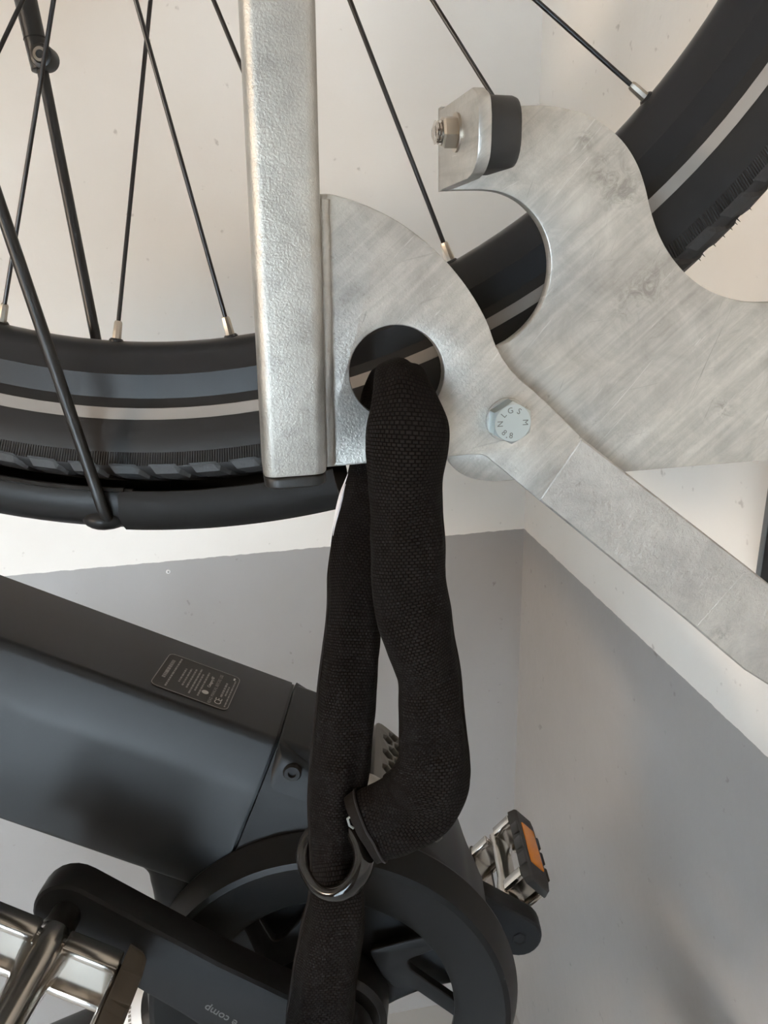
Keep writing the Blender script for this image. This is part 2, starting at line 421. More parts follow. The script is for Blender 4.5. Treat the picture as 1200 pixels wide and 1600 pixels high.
tag(wall_with_hole('wall_right', 'x', XR+T/2, T, YF-T, YB, None), 'painted wall, off-white above grey, carrying the bike rack')
tag(wall_with_hole('wall_left', 'x', XL-T/2, T, YF-T, YB, None), 'painted wall with a lamp opposite the rack')
wf_ = tag(wall_with_hole('wall_front', 'y', YF-T/2, T, XL, XR, (-1.5, -0.4, 0.15, 1.25)), 'unseen wall with a window facing the bicycle, coloured dark to dim reflections')
wf_.data.materials[0] = M['dark_wall']
tag(bm_obj('floor', box_bm((XL+XR)/2, (YF+YB)/2, -0.05, XR-XL+2*T, YB-YF+2*T, 0.1), 'floor', smooth=0), 'grey concrete floor of the bike room', kind='structure')
tag(bm_obj('ceiling', box_bm((XL+XR)/2, (YF+YB)/2, ZC+0.05, XR-XL+2*T, YB-YF+2*T, 0.1), 'ceiling', smooth=0), 'plain white ceiling of the bike room', kind='structure')
def window(name, axis, pos, h0, h1, z0, z1, label):
    root = tag(empty(name, (pos, (h0+h1)/2, z0) if axis == 'x' else ((h0+h1)/2, pos, z0)), label, kind='structure')
    inv = root.matrix_world.inverted()
    def part(nm, a0, a1, b0, b1, d, mat):
        c = (pos, (a0+a1)/2, (b0+b1)/2) if axis == 'x' else ((a0+a1)/2, pos, (b0+b1)/2)
        s = (d, a1-a0, b1-b0) if axis == 'x' else (a1-a0, d, b1-b0)
        bm = box_bm(*c, *s, bevel=min(d*0.2, 0.003)); bm_xf(bm, inv)
        return bm_obj(nm, bm, mat, root)
    w = 0.05; hm = (h0+h1)/2
    part('frame_rail', h0, h1, z0, z0+w, 0.06, 'white_frame'); part('frame_rail', h0, h1, z1-w, z1, 0.06, 'white_frame')
    for a in (h0, hm-w/2, h1-w): part('frame_stile', a, a+w, z0+w, z1-w, 0.06, 'white_frame')
    for a0, a1 in ((h0+w, hm-w/2), (hm+w/2, h1-w)): part('pane', a0, a1, z0+w, z1-w, 0.006, 'glass')
window('window_1', 'y', YF-0.05, -1.5, -0.4, 0.15, 1.25, 'white framed window with two panes facing the bicycle')

wl = tag(empty('wall_lamp', (XL, -0.55, 1.55)), 'long white wall lamp with a glowing warm diffuser', 'lamp')
bm_obj('lamp_housing', box_bm(0.015, 0, 0, 0.03, 0.72, 0.30, 0.006), 'white_frame', wl)
bm_obj('diffuser', box_bm(0.034, 0, 0, 0.01, 0.66, 0.24, 0.003), 'lamp', wl)
area_light('wall_lamp_light', (XL+0.045, -0.55, 1.55), (1, 0.25, -0.15), 0.64, 0.22, WALL_LAMP_POWER, (1.0, 0.80, 0.60))

# a small plastic plug in the wall
p0 = pix(263, 893, YB); tp = tag(empty('wall_plug', p0), 'tiny white plastic plug set in the grey painted wall', 'wall plug')
bm_obj('plug_rim', bm_xf(prism_bm(14, 0.0030, 0.0014, cham=0.0006, chr_=0.0022), Matrix.Rotation(math.radians(90), 4, 'X')), 'sticker', tp)
bm_obj('plug_hole', bm_xf(prism_bm(10, 0.0011, 0.0017), Matrix.Rotation(math.radians(90), 4, 'X')), 'engrave', tp)

# ------------------------------------------------------------------ bike rack
Y_TUBE, Y_LOCK, Y_HOOK = 0.2815, 0.2915, 0.3015        # front faces
rack = tag(empty('bike_rack', Vector((XR-0.02, Y_HOOK, CAMZ-0.25))),
           'galvanised steel wall rack with square post, lock plate and wheel hook', 'bike rack')
RINV = rack.matrix_world.inverted()
def rack_plate(name, px_loops, Y, thick, mat, bevel=0.0007, extra=None):
    """px loops on the front face plane Y; the plate has real thickness behind it"""
    loops = []
    for lp in px_loops:
        loops.append([(q.x, q.z) for q in (pix(x, y, Y) for x, y in lp)])
    if extra: loops = extra(loops)
    me = plate_mesh(loops, thick, bevel)
    # local x->X, y->Z, z->-Y
    xf(me, Matrix(((1,0,0,0), (0,0,-1,Y+thick/2), (0,1,0,0), (0,0,0,1)))); xf(me, RINV)
    return link(name, me, mat, rack)
def circle_px(cx, cy, rx, ry, n=48):
    return [(cx+rx*math.cos(2*math.pi*k/n), cy+ry*math.sin(2*math.pi*k/n)) for k in range(n)]
# lock plate: quarter-round sheet with a round hole
outer = smooth_pts([(497,303,'c'), (515,303), (545,311), (582,325), (622,346), (662,375), (700,411), (735,456), (760,500), (775,540), (792,570), (812,592), (850,625), (911,686,'c'),
                    (844,783,'c'), (800,746), (772,723), (757,712), (735,711), (700,714), (600,722), (515,730), (497,731,'c')], 5)
rack_plate('lock_plate', [outer, circle_px(620, 582, 74, 74)], Y_LOCK, 0.0055, 'zinc_plate')
# brace arm: three flats with two shallow bends
def arm():
    A0, A1 = pix(911, 686, Y_LOCK), pix(844, 783, Y_LOCK)
    YJ = Y_LOCK+0.0040
    B0, B1 = pix(1170, 887, YJ), pix(1087, 981, YJ)
    secs = [(A0, A1), (B0, B1)]
    tail_top = [(1185,899),(1200,911),(1240,943),(1290,975),(1340,985)]
    tail_bot = [(1120,1010),(1165,1048),(1200,1070),(1250,1080),(1345,1083)]
    for a, b in zip(tail_top, tail_bot): secs.append((pix(*a, YJ), pix(*b, YJ)))
    X1 = XR-0.006
    secs.append((Vector((X1, YJ, secs[-1][0].z)), Vector((X1, YJ, secs[-1][1].z))))
    bm = bmesh.new(); th = 0.0055; rows = []; bv = 0.0008
    for a, b in secs:
        d = (b-a).normalized()*bv
        prof = [a+Vector((0, bv, 0)), a+d, b-d, b+Vector((0, bv, 0)), b+Vector((0, th, 0)), a+Vector((0, th, 0))]
        rows.append([bm.verts.new(RINV @ p) for p in prof])
    for A, B in zip(rows, rows[1:]):
        for k in range(6): bm.faces.new((A[k], A[(k+1) % 6], B[(k+1) % 6], B[k]))
    bm.faces.new(rows[0]); bm.faces.new(rows[-1][::-1])
    bm_obj('brace_arm', bm, 'zinc_arm', rack, smooth=12)
    for (a, b), nm in ((secs[0], 'bend_ridge'), (secs[1], 'bend_ridge')):
        t = (b-a)
        p = [RINV @ (a+t*0.04+Vector((0, 0.0004, 0))), RINV @ (a+t*0.5+Vector((0, 0.0004, 0))), RINV @ (a+t*0.96+Vector((0, 0.0004, 0)))]
        bm_obj(nm, tube_bm(p, 0.0006, 6), 'zinc_arm', rack)
arm()
# hook plate
hook = [(690,166,'c'), (808,165,'c'), (845,164), (882,168), (918,179), (950,198), (977,224), (997,257), (1009,292), (1018,330), (1030,365), (1048,398), (1074,429), (1105,452),
        (1140,466), (1175,472), (1215,472,'c'), (1536,467,'c'), (1536,691.5,'c'), (985,737), (800,751), (765,752), (735,747), (712,734), (698,714), (697,680), (703,645), (718,608), (745,568), (778,543),
        (800,530), (825,508), (845,480), (857,447), (861,410), (855,374), (840,343), (817,318), (790,303), (760,297), (720,297), (690,298,'c')]
rack_plate('hook_plate', [smooth_pts(hook, 5)], Y_HOOK, 0.0055, 'zinc_hook')
# flange on the wall that both arms are welded to
bm_obj('wall_flange', bm_xf(box_bm(XR-0.003, Y_HOOK, CAMZ-0.13, 0.006, 0.09, 0.34, 0.001), RINV), 'zinc_hook', rack)
# square post
def rounded_rect(w, h, r, n=6):
    pts = []
    for cx, cy, a in ((w/2-r, h/2-r, 0), (-w/2+r, h/2-r, 90), (-w/2+r, -h/2+r, 180), (w/2-r, -h/2+r, 270)):
        for k in range(n+1):
            t = math.radians(a+90*k/n); pts.append((cx+r*math.cos(t), cy+r*math.sin(t)))
    return pts
xl = pix(411.5, 742, Y_TUBE+0.006).x; xr = pix(509.5, 740, Y_TUBE+0.006).x
ztop = pix(432, 0, Y_TUBE+0.006).z; LEAN = ((pix(372, 0, Y_TUBE+0.006).x+pix(493.5, 0, Y_TUBE+0.006).x)-(xl+xr))/2/(ztop-pix(460, 742, Y_TUBE+0.006).z)
TW = xr-xl; TXC = (xl+xr)/2; ZB = pix(460, 747, Y_TUBE).z
TD = 0.027
def post():
    bm = bmesh.new(); prof = rounded_rect(TW, TD, 0.0046, 7)
    zs = [ZB+0.0006, ZB+0.0015]+[ZB+0.05*i for i in range(1, 17)]
    rows = []
    for i, z in enumerate(zs):
        s = 0.97 if i == 0 else 1
        rows.append([bm.verts.new(RINV @ Vector((TXC+x*s+LEAN*(z-ZB), Y_TUBE+TD/2+y*s, z))) for x, y in prof])
    n = len(prof)
    for A, B in zip(rows, rows[1:]):
        for k in range(n): bm.faces.new((A[k], A[(k+1) % n], B[(k+1) % n], B[k]))
    bm.faces.new(rows[0]); bm.faces.new(rows[-1])
    bm_obj('square_post', bm, 'zinc_tube', rack, smooth=50)
    # plastic end cap
    me = plate_mesh([[(TXC+x*0.985, Y_TUBE+TD/2+y*0.985) for x, y in rounded_rect(TW, TD, 0.0062, 5)]], 0.0045, 0.001, 2)
    xf(me, Matrix.Translation((0, 0, ZB-0.0020))); xf(me, RINV)
    tag(link('end_cap', me, 'rubber', rack), 'black plastic end cap')
    # weld bead between post and plate
    rnd = random.Random(3); path = []; rr = []
    z0, z1 = pix(515, 729, Y_LOCK).z+0.001, pix(507, 312, Y_LOCK).z
    for i in range(41):
        z = z0+(z1-z0)*i/40; path.append(RINV @ Vector((xr+0.0010+LEAN*(z-ZB), Y_LOCK-0.0006+rnd.uniform(-.0002, .0002), z))); rr.append(0.0031+rnd.uniform(-.00015, .00015))
    bm_obj('weld_bead', tube_bm(path, rr, 10), 'zinc_tube', rack, smooth=60)
post()
# pivot bolt
def pivot_bolt():
    c = pix(801, 661, Y_LOCK-0.0075); c.y = Y_LOCK
    root = RINV @ c
    R90 = Matrix.Translation(root) @ Matrix.Rotation(math.radians(90), 4, 'X')
    af = 0.0150; rc = af/2/math.cos(math.pi/6)
    bm_obj('washer', bm_xf(prism_bm(32, 0.0088, 0.0012, cham=0.0003, chr_=0.0085), R90), 'zinc_plate', rack)
    # head: hexagon whose corners are chamfered to a round face
    bm = bmesh.new(); n = 48; H = 0.0078; r_face = af/2*0.985; rows = []
    def hexr(a): a = (a-math.pi/6) % (math.pi/3)-math.pi/6; return af/2/math.cos(a)
    rot = math.radians(0)
    for z, f in ((0.0012, None), (H-0.0026, None), (H-0.0013, 'mid'), (H, 'face')):
        ring = []
        for k in range(n):
            a = 2*math.pi*k/n; h = hexr(a+rot)
            zz = z
            if f is None: r = h
            elif f == 'mid': r = h; zz = H-(h-r_face)*0.62-0.0001
            else: r = r_face
            if f is None and z > 0.002: zz = H-0.0030
            ring.append(bm.verts.new((r*math.cos(a), r*math.sin(a), zz)))
        rows.append(ring)
    for A, B in zip(rows, rows[1:]):
        for k in range(n): bm.faces.new((A[k], A[(k+1) % n], B[(k+1) % n], B[k]))
    bm.faces.new(rows[-1]); bm.faces.new(rows[0][::-1])
    bm_xf(bm, R90)
    head = tag(bm_obj('pivot_bolt', bm, 'bolt', rack, smooth=20), 'bright zinc hexagon bolt head stamped NLGS M 8.8')
    # stamped lettering round the rim of the head
    for ch, deg in (('N', 180), ('L', 138), ('G', 103), ('S', 62), ('M', 0), ('8', 226), ('.', 246), ('8', 263)):
        a = math.radians(deg); rr = 0.0051
        me = text_mesh(ch, 0.0033 if ch != '.' else 0.004, 0.0002)
        up = deg-90 if deg <= 190 else deg+90
        if ch == 'M': up = -90
        xf(me, Matrix.Translation((rr*math.cos(a), rr*math.sin(a), H)) @ Matrix.Rotation(math.radians(up), 4, 'Z'))
        xf(me, R90); link('stamped_letter', me, 'engrave', head, smooth=0)
pivot_bolt()
# bumper flange, bent towards the viewer, with rubber block and nut
def bumper():
    xt = pix(689, 230, Y_HOOK).x                       # left face of flange
    zt, zb = pix(688, 168, Y_HOOK).z, pix(690, 297, Y_HOOK).z
    th = 0.0045; D = 0.046
    y0, y1 = Y_HOOK+0.002, Y_HOOK-D
    h = zt-zb
    lp = smooth_pts([(y0, zb,'c'), (y1+0.012, zb+0.001,'c'), (y1+0.006, zb+0.0025), (y1+0.0015, zb+0.006), (y1, zb+0.011,'c'), (y1, zt-0.009,'c'), (y1+0.002, zt-0.0035), (y1+0.008, zt-0.0003,'c'), (y0, zt-0.0005,'c')], 5)
    me = plate_mesh([lp], th, 0.0006)
    xf(me, Matrix(((0,0,1,xt+th/2), (1,0,0,0), (0,1,0,0), (0,0,0,1)))); xf(me, RINV)
    link('bumper_flange', me, 'zinc_hook', rack)
    RX = XR_ = xt+th
    rl = rounded_rect(D*0.86, h*0.80, 0.0085, 6)
    cy, cz = y1+D*0.47, zb+h*0.53
    # tapered rubber block
    bm = bmesh.new(); rows = []
    for x, s in ((0, 1.0), (0.001, 1.0), (0.0092, 0.98), (0.0108, 0.94), (0.0112, 0.89)):
        rows.append([bm.verts.new(RINV @ Vector((RX+x, cy+a*s, cz+b*s))) for a, b in rl])
    n = len(rl)
    for A, B in zip(rows, rows[1:]):
        for k in range(n): bm.faces.new((A[k], A[(k+1) % n], B[(k+1) % n], B[k]))
    bm.faces.new(rows[0]); bm.faces.new(rows[-1])
    tag(bm_obj('rubber_bumper', bm, 'rubber', rack, smooth=40), 'black rubber bumper block')
    cyn, czn = Y_HOOK-0.0215, zb+h*0.60
    m = Matrix.Translation(RINV @ Vector((xt, cyn, czn))) @ Matrix.Rotation(math.radians(-90), 4, 'Y')
    bm_obj('bumper_washer', bm_xf(prism_bm(24, 0.0062, 0.0008), m), 'nickel', rack)
    nut = bm_obj('bumper_nut', bm_xf(prism_bm(6, 0.0053, 0.0048, rot=0.3, cham=0.0007, chr_=0.0046), m @ Matrix.Translation((0, 0, 0.0008))), 'nickel', rack, smooth=20)
    bm = bmesh.new()
    tube_bm([(0, 0, 0.0052), (0, 0, 0.0066), (0, 0, 0.0080), (0, 0, 0.0085)], [0.0033, 0.0033, 0.0030, 0.0020], 16, bm)
    for z in (0.0058, 0.0068, 0.0077): tube_bm([(0, 0, z-0.0003), (0, 0, z), (0, 0, z+0.0003)], [0.0029, 0.0038, 0.0029], 16, bm)
    bm_obj('threaded_end', bm_xf(bm, m), 'steel', nut, smooth=30)
bumper()
# black wall rail of the rack
def rail():
    far = Vector((XR-0.020, 0, 0)); d = ray(1186, 890); t = (XR-0.020)/d.x
    yfar = d.y*t; zbot = CAMZ + ray(1186, 935).z*((XR-0.020)/ray(1186, 935).x)
    y0, y1 = yfar-0.075, yfar-0.0015
    bm_obj('wall_rail', bm_xf(box_bm(XR-0.010, (y0+y1)/2, zbot+0.25, 0.0198, y1-y0, 0.5, 0.001), RINV), 'black_rail', rack)
    bm_obj('rail_edge', bm_xf(box_bm(XR-0.0105, yfar, zbot+0.25, 0.0208, 0.0045, 0.5, 0.0008), RINV), 'grey_edge', rack)
rail()

# ------------------------------------------------------------------ bicycle
REAR = Vector((0.012, -1.115, 0.0))                    # rear axle in bike coordinates
BASE = REAR + Vector((0, -0.361, 0))
ROT = Matrix(((U_.x, V_.x, W_.x), (U_.y, V_.y, W_.y), (U_.z, V_.z, W_.z)))
bike = tag(empty('bicycle', WC + ROT @ BASE, ROT), 'matte black electric bicycle hanging upright by its front wheel', 'bicycle')
OFF = Matrix.Translation(-BASE)
def bpart(name, bm, mat, smooth=35, parent=None, label=None):
    bm_xf(bm, OFF); o = bm_obj(name, bm, mat, parent or bike, smooth)
    if label: o['label'] = label
    return o
def bmesh_part(name, me, mat, smooth=35, parent=None, label=None):
    xf(me, OFF); o = link(name, me, mat, parent or bike, smooth)
    if label: o['label'] = label
    return o
# --- wheels
half = [(0.3185, 0.0105), (0.3228, 0.0130), (0.3262, 0.0168), (0.3306, 0.0192), (0.3375, 0.0226), (0.3440, 0.0243), (0.3465, 0.0243), (0.3525, 0.0238), (0.3565, 0.0222), (0.3590, 0.0180), (0.3603, 0.0110)]
tyre_prof = half+[(0.3608, 0)]+[(r, -w) for r, w in half[::-1]]+[(0.3190, 0)]
rim_half = [(0.2968, 0.0035), (0.2985, 0.0072), (0.3030, 0.0105), (0.3105, 0.0118), (0.3112, 0.0123), (0.3222, 0.0126), (0.3228, 0.0120), (0.3225, 0.0100), (0.3150, 0.0095)]
rim_prof = [(0.2963, 0)]+rim_half+[(0.3140, 0)]+[(r, -w) for r, w in rim_half[::-1]]
def wheel(cen, root_parts, nsp=34, ph0=-15.2, front=True):
    o3 = Vector(cen)
    tyre = bpart('tyre', lathe(tyre_prof, 180, off=o3, uvr=True), 'tyre', 50)
    rim = bpart('rim', lathe(rim_prof, 180, off=o3), 'rim', 30)
    for s in (1, -1):
        pr = [(0.3262, 0.0172*s), (0.3312, 0.0199*s), (0.3310, 0.0190*s), (0.3262, 0.0164*s)]
        bpart('reflective_strip', lathe(pr, 180, off=o3), 'strip', 50, tyre, 'pale reflective sidewall strip')
    # slanting tread lugs in one mesh
    bm = bmesh.new(); nl = 118
    def surf(w):                                        # tread radius over width
        w = abs(w)
        P = [(0, 0.3608), (0.0110, 0.3603), (0.0180, 0.3590), (0.0222, 0.3565), (0.0238, 0.3525), (0.0243, 0.3465)]
        for (a, ra), (b, rb) in zip(P, P[1:]):
            if w <= b: return ra+(rb-ra)*(w-a)/(b-a)
        return 0.344
    def P3(a, w, h):
        r = surf(w)+h; w = w+math.copysign(h*0.8*(abs(w) > 0.016), w)
        return Vector((o3.x+r*math.sin(a), o3.y-r*math.cos(a), o3.z+w))
    for i in range(nl):
        a = 2*math.pi*i/nl
        for s in (1, -1):
            # edge lug: a slanted bar from the shoulder inwards
            quads = [(0.02385, 0.0), (0.0230, 0.006), (0.0210, 0.018), (0.0130, 0.038), (0.0065, 0.050)]
            wd = 0.030
            top, bot = [], []
            for w, da in quads:
                for k, e in ((0, -wd/2), (1, wd/2)):
                    aa = a+s*0.02*0+da*1.0+e
                    top.append(bm.verts.new(P3(aa, s*w, 0.0013 if w < 0.0235 else 0.0004))); bot.append(bm.verts.new(P3(aa+(-0.003 if k == 0 else 0.003), s*w, -0.0008)))
            for q in range(len(quads)-1):
                b0 = 2*q
                bm.faces.new((top[b0], top[b0+1], top[b0+3], top[b0+2]))
                bm.faces.new((top[b0], top[b0+2], bot[b0+2], bot[b0])); bm.faces.new((top[b0+1], bot[b0+1], bot[b0+3], top[b0+3]))
            bm.faces.new((top[0], bot[0], bot[1], top[1])); e_ = 2*(len(quads)-1)
            bm.faces.new((top[e_], top[e_+1], bot[e_+1], bot[e_]))
        w0 = 0.0045
        top = [bm.verts.new(P3(a+e, w, 0.0016)) for e, w in ((-0.022, -w0), (0.022, -w0), (0.022, w0), (-0.022, w0))]
        bot = [bm.verts.new(P3(a+e, w*1.1, -0.0006)) for e, w in ((-0.023, -w0), (0.023, -w0), (0.023, w0), (-0.023, w0))]
        bm.faces.new(top)
        for k in range(4): bm.faces.new((top[k], bot[k], bot[(k+1) % 4], top[(k+1) % 4]))
    tr = bpart('tread', bm, 'tread', 0, tyre); tr['kind'] = 'stuff'
    # hub
    hub_prof = [(0.004, 0.060), (0.010, 0.060), (0.011, 0.040), (0.030, 0.036), (0.031, 0.030), (0.024, 0.027), (0.022, 0.0), (0.024, -0.027), (0.031, -0.030), (0.030, -0.036), (0.011, -0.040), (0.010, -0.060), (0.004, -0.060)]
    bpart('hub', lathe(hub_prof, 40, off=o3), 'plastic', 35)
    # spokes, each with its nipple
    for i in range(nsp):
        th = math.radians(ph0)+2*math.pi*i/nsp
        ws = 1 if i % 2 == 0 else -1
        off = -0.0255 if (i//2) % 2 == 0 else 0.0265
        e = Vector((0.2965*math.sin(th), -0.2965*math.cos(th), 0))
        # hub end: on a circle, its tangent line passing 'off' from the axle
        L_ = math.sqrt(0.2965**2-off**2); al = math.atan2(off, L_)
        d = Vector((math.sin(th+al*1.0), -math.cos(th+al*1.0), 0))
        # choose sign so that the line keeps the wanted side
        def side(d): A = e-d*0.15; return A.x*d.y-A.y*d.x
        if side(d)*off < 0: d = Vector((math.sin(th-al), -math.cos(th-al), 0))
        hubp = e-d*L_; hubp = hubp+d*0.012
        hubp.z = ws*0.031
        dir3 = (e-hubp).normalized()
        bm = tube_bm([o3+hubp, o3+e+dir3*0.002], 0.00105, 8)
        sp = bpart('spoke', bm, 'spoke', 60)
        nb = tube_bm([o3+e-dir3*0.0095, o3+e-dir3*0.0085, o3+e-dir3*0.001, o3+e+dir3*0.003], [0.0016, 0.0020, 0.0022, 0.0022], 8)
        bpart('nipple', nb, 'nickel', 30, sp, 'bright nickel spoke nipple')
        bpart('eyelet', tube_bm([o3+e-dir3*0.0012, o3+e-dir3*0.0004, o3+e+dir3*0.002], [0.0027, 0.0034, 0.0034], 12), 'rim', 40, sp)
    return tyre
tyre_f = wheel((0, 0, 0), bike)
wheel(REAR, bike)
# rubber whiskers left on the tread where the wheel shows bare
bm = bmesh.new()
for px, py in ((1104,405), (1120,388), (1133,372), (1152,352), (1157,348), (1175,330), (1098,412), (1146,362)):
    q = pb(px, py, 0.008); a = math.atan2(q.x, -q.y); d = Vector((math.sin(a), -math.cos(a), 0.12)).normalized()
    s0 = Vector((0.3595*math.sin(a), -0.3595*math.cos(a), 0.008)); tube_bm([s0, s0+d*0.002, s0+d*0.0038], [0.0004, 0.0003, 0.0001], 5, bm)
wk = bpart('tread_whiskers', bm, 'rubber', 0, tyre_f); wk['kind'] = 'stuff'
# --- front mudguard
def fender_prof(g):
    o = [(0.3618, 0.0300+g), (0.3660, 0.0312+g), (0.3720, 0.0306+g), (0.3775, 0.0280+g), (0.3818, 0.0220+g), (0.3838, 0.0130), (0.3842, 0)]
    o = [(r+g, w) for r, w in o]
    out = o+[(r, -w) for r, w in o[-2::-1]]
    inn = [(r-0.0018, w*0.94) for r, w in out[::-1]]
    inn[0] = (out[-1][0], out[-1][1]+0.002); inn[-1] = (out[0][0], out[0][1]-0.002)
    return out+inn
fen = bpart('mudguard', lathe(fender_prof(0), 120, math.radians(-172), math.radians(-2.0)), 'fender', 40)
lipp = [(0.3612, 0.0290), (0.3612, 0.0312), (0.3626, 0.0318), (0.3634, 0.0306)]
bpart('mudguard_lip', lathe(lipp, 120, math.radians(-172), math.radians(-2.6)), 'fender', 60, fen)
bpart('mud_flap', lathe(fender_prof(0.0010), 24, math.radians(-3.0), math.radians(12.6)), 'flap', 40, fen, 'matte rubber mud flap end piece')
# stays
near_lo = pb(165, 808, 0.0335); near_hi = pb(0, 322, 0.0400)
d = near_hi-near_lo; top = near_lo+d*2.55
bpart('mudguard_stay', tube_bm([top, near_hi, near_lo+d*0.12, near_lo+d*0.03, pb(172, 817, 0.0280), pb(182, 814, 0.018)], 0.0027, 12), 'plastic', 50)
fl, fh = pb(153, 545, -0.0335), pb(68, 118, -0.0400)
d2 = fl-fh; fend_ = fh+d2*1.62
bpart('mudguard_stay', tube_bm([fh-d2*0.05, fl, fend_], 0.0027, 12), 'plastic', 50)
h0, h1 = pb(31, -40, -0.041), pb(66, 112, -0.041)
dh = h1-h0
hold = bpart('stay_clip', tube_bm([h0-dh*3.2, h0, h0+dh*0.93, h0+dh*0.985, h1], [0.0056, 0.0054, 0.0049, 0.0049, 0.0036], 16), 'plastic', 40)
bpart('clip_seam', tube_bm([h0+dh*0.655, h0+dh*0.668], 0.00525, 16), 'void', 40, hold)
bc = pb(67, 88, -0.036)
bm = lathe([(0.0001, 0.0030), (0.0026, 0.0030), (0.0030, 0.0034), (0.0036, 0.0034), (0.0040, 0.0026), (0.0052, 0.0022), (0.0056, 0.0010), (0.0056, -0.006), (0.0001, -0.006)], 24, closed_profile=False, off=bc)
bpart('clip_screw', bm, 'plastic', 30, hold)
bm = lathe([(0.0020, 0.0037), (0.0033, 0.0037), (0.0033, 0.0030), (0.0020, 0.0030)], 24, off=bc)
bpart('clip_screw_ring', bm, 'nickel', 30, hold)
# stay bracket under the mudguard
bm = bmesh.new(); bmesh.ops.create_uvsphere(bm, u_segments=20, v_segments=12, radius=1)
cb = pb(169, 806, 0.020)
bm_xf(bm, Matrix.Translation(cb) @ Matrix.Diagonal((0.0112, 0.0062, 0.013, 1)))
bpart('stay_bracket', bm, 'fender', 60, fen)
# --- fork and head tube (mostly outside the frame)
for s in (1, -1):
    bpart('fork_blade', tube_bm([(0.004, 0.002, 0.056*s), (-0.06, -0.024, 0.058*s), (-0.40, -0.158, 0.050*s)], [0.013, 0.015, 0.018], 18), 'frame')
bpart('fork_crown', box_bm(-0.41, -0.162, 0, 0.05, 0.045, 0.135, 0.012), 'frame')
bpart('head_tube', tube_bm([(-0.425, -0.168, 0), (-0.60, -0.238, 0)], 0.028, 24), 'frame')
# --- down tube with battery
ANG = math.radians(-23.0); AX = Vector((math.cos(ANG), math.sin(ANG), 0)); PN = Vector((-math.sin(ANG), math.cos(ANG), 0))
def at(a, s, w): return AX*a+PN*s+Vector((0, 0, w))
def ext_profile(sec, a0s, mat, name, smooth=25, bev=0.0):
    """extrude section [(s,w)] along the tube between stations [(a, scale_s)]"""
    bm = bmesh.new(); rows = []
    for a in a0s: rows.append([bm.verts.new(at(a+(sh if False else 0), s, w)) for s, w in sec])
    n = len(sec)
    for A, B in zip(rows, rows[1:]):
        for k in range(n): bm.faces.new((A[k], A[(k+1) % n], B[(k+1) % n], B[k]))
    bm.faces.new(rows[0]); bm.faces.new(rows[-1][::-1])
    return bm
def roundsec(pts, n=4):
    return [tuple(q) for q in smooth_pts(pts, n)]
S0 = -0.4310
def rounded_poly(pts, r, n=4):
    out = []; m = len(pts)
    for i in range(m):
        p0, p1, p2 = Vector(pts[i-1]), Vector(pts[i]), Vector(pts[(i+1) % m])
        a, b = (p0-p1), (p2-p1); ra = min(r, a.length*0.45, b.length*0.45)
        A, B = p1+a.normalized()*ra, p1+b.normalized()*ra
        for k in range(n+1):
            t = k/n; q = (1-t)**2*A+2*t*(1-t)*p1+t*t*B; out.append((q.x, q.y))
    return out
near_side = [(S0, 0.0335), (S0-0.0275, 0.0450), (S0-0.060, 0.0470), (S0-0.0885, 0.0440)]
frame_sec = [(S0, 0.0300), (S0-0.0275, 0.0370), (S0-0.0860, 0.0370), (S0-0.0960, 0.0290), (S0-0.0960, -0.0290), (S0-0.0860, -0.0370), (S0-0.0275, -0.0380), (S0, -0.0335)]
seam_a = at(0, 0, 0)
q = pb(457, 1100, 0.036); A_SEAM = q.dot(AX)
bat_sec = [(S0, -0.0335), (S0, 0.0335), (S0-0.0275, 0.0452), (S0-0.0600, 0.0474), (S0-0.0860, 0.0452), (S0-0.0885, 0.0400), (S0-0.0700, 0.02), (S0-0.0200, -0.02)]
bat_sec = [(S0+0.0004, -0.0330), (S0+0.0004, 0.0330), (S0-0.0260, 0.0392), (S0-0.0600, 0.0402), (S0-0.0880, 0.0396), (S0-0.0895, 0.0350), (S0-0.0600, 0.0200), (S0-0.0100, -0.0250)]
bpart('down_tube', ext_profile(rounded_poly(frame_sec, 0.006), [-0.46, A_SEAM-0.0, A_SEAM+0.0005], 'frame', 'down_tube'), 'frame', 25)
bat = bpart('battery_cover', ext_profile(rounded_poly(bat_sec, 0.0040), [-0.40, A_SEAM-0.0009], 'battery', 'b'), 'battery', 25)
# --- motor housing round the bottom bracket
BB = Vector((0.0690, -0.6290, 0))
def loc2(px, py, w): q = pb(px, py, w); return (q.x, q.y)
wS = -0.036
c0 = at(A_SEAM+0.0012, S0+0.0002, 0)
c9 = at(A_SEAM+0.0012, S0-0.096, 0)
g0 = loc2(580, 1137, wS); g1 = loc2(650, 1196, wS)
hs = [(c0.x, c0.y, 'c'), (g0[0], g0[1], 'c'), (g1[0], g1[1], 'c'), loc2(706, 1275, -0.02), loc2(733, 1352, -0.01), loc2(757, 1420, 0.0), loc2(768, 1480, 0.02), loc2(742, 1532, 0.036), loc2(660, 1556, 0.038),
      loc2(590, 1590, 0.038), loc2(500, 1640, 0.03), loc2(400, 1640, 0.0), loc2(290, 1570, 0.02), loc2(252, 1500, 0.03), loc2(243, 1430, 0.034), loc2(233, 1385, 0.036), loc2(214, 1357, 0.037, ), (c9.x-0.07, c9.y+0.040, 'c'), (c9.x, c9.y+0.008, 'c')]
me = plate_mesh([smooth_pts(hs, 5)], 0.076, 0.0065, 3)
xf(me, Matrix.Translation((0, 0, 0.0)))
# leave the ring opening clear: the housing stays behind the chain guard
mh = bmesh_part('motor_housing', me, 'frame', 25)
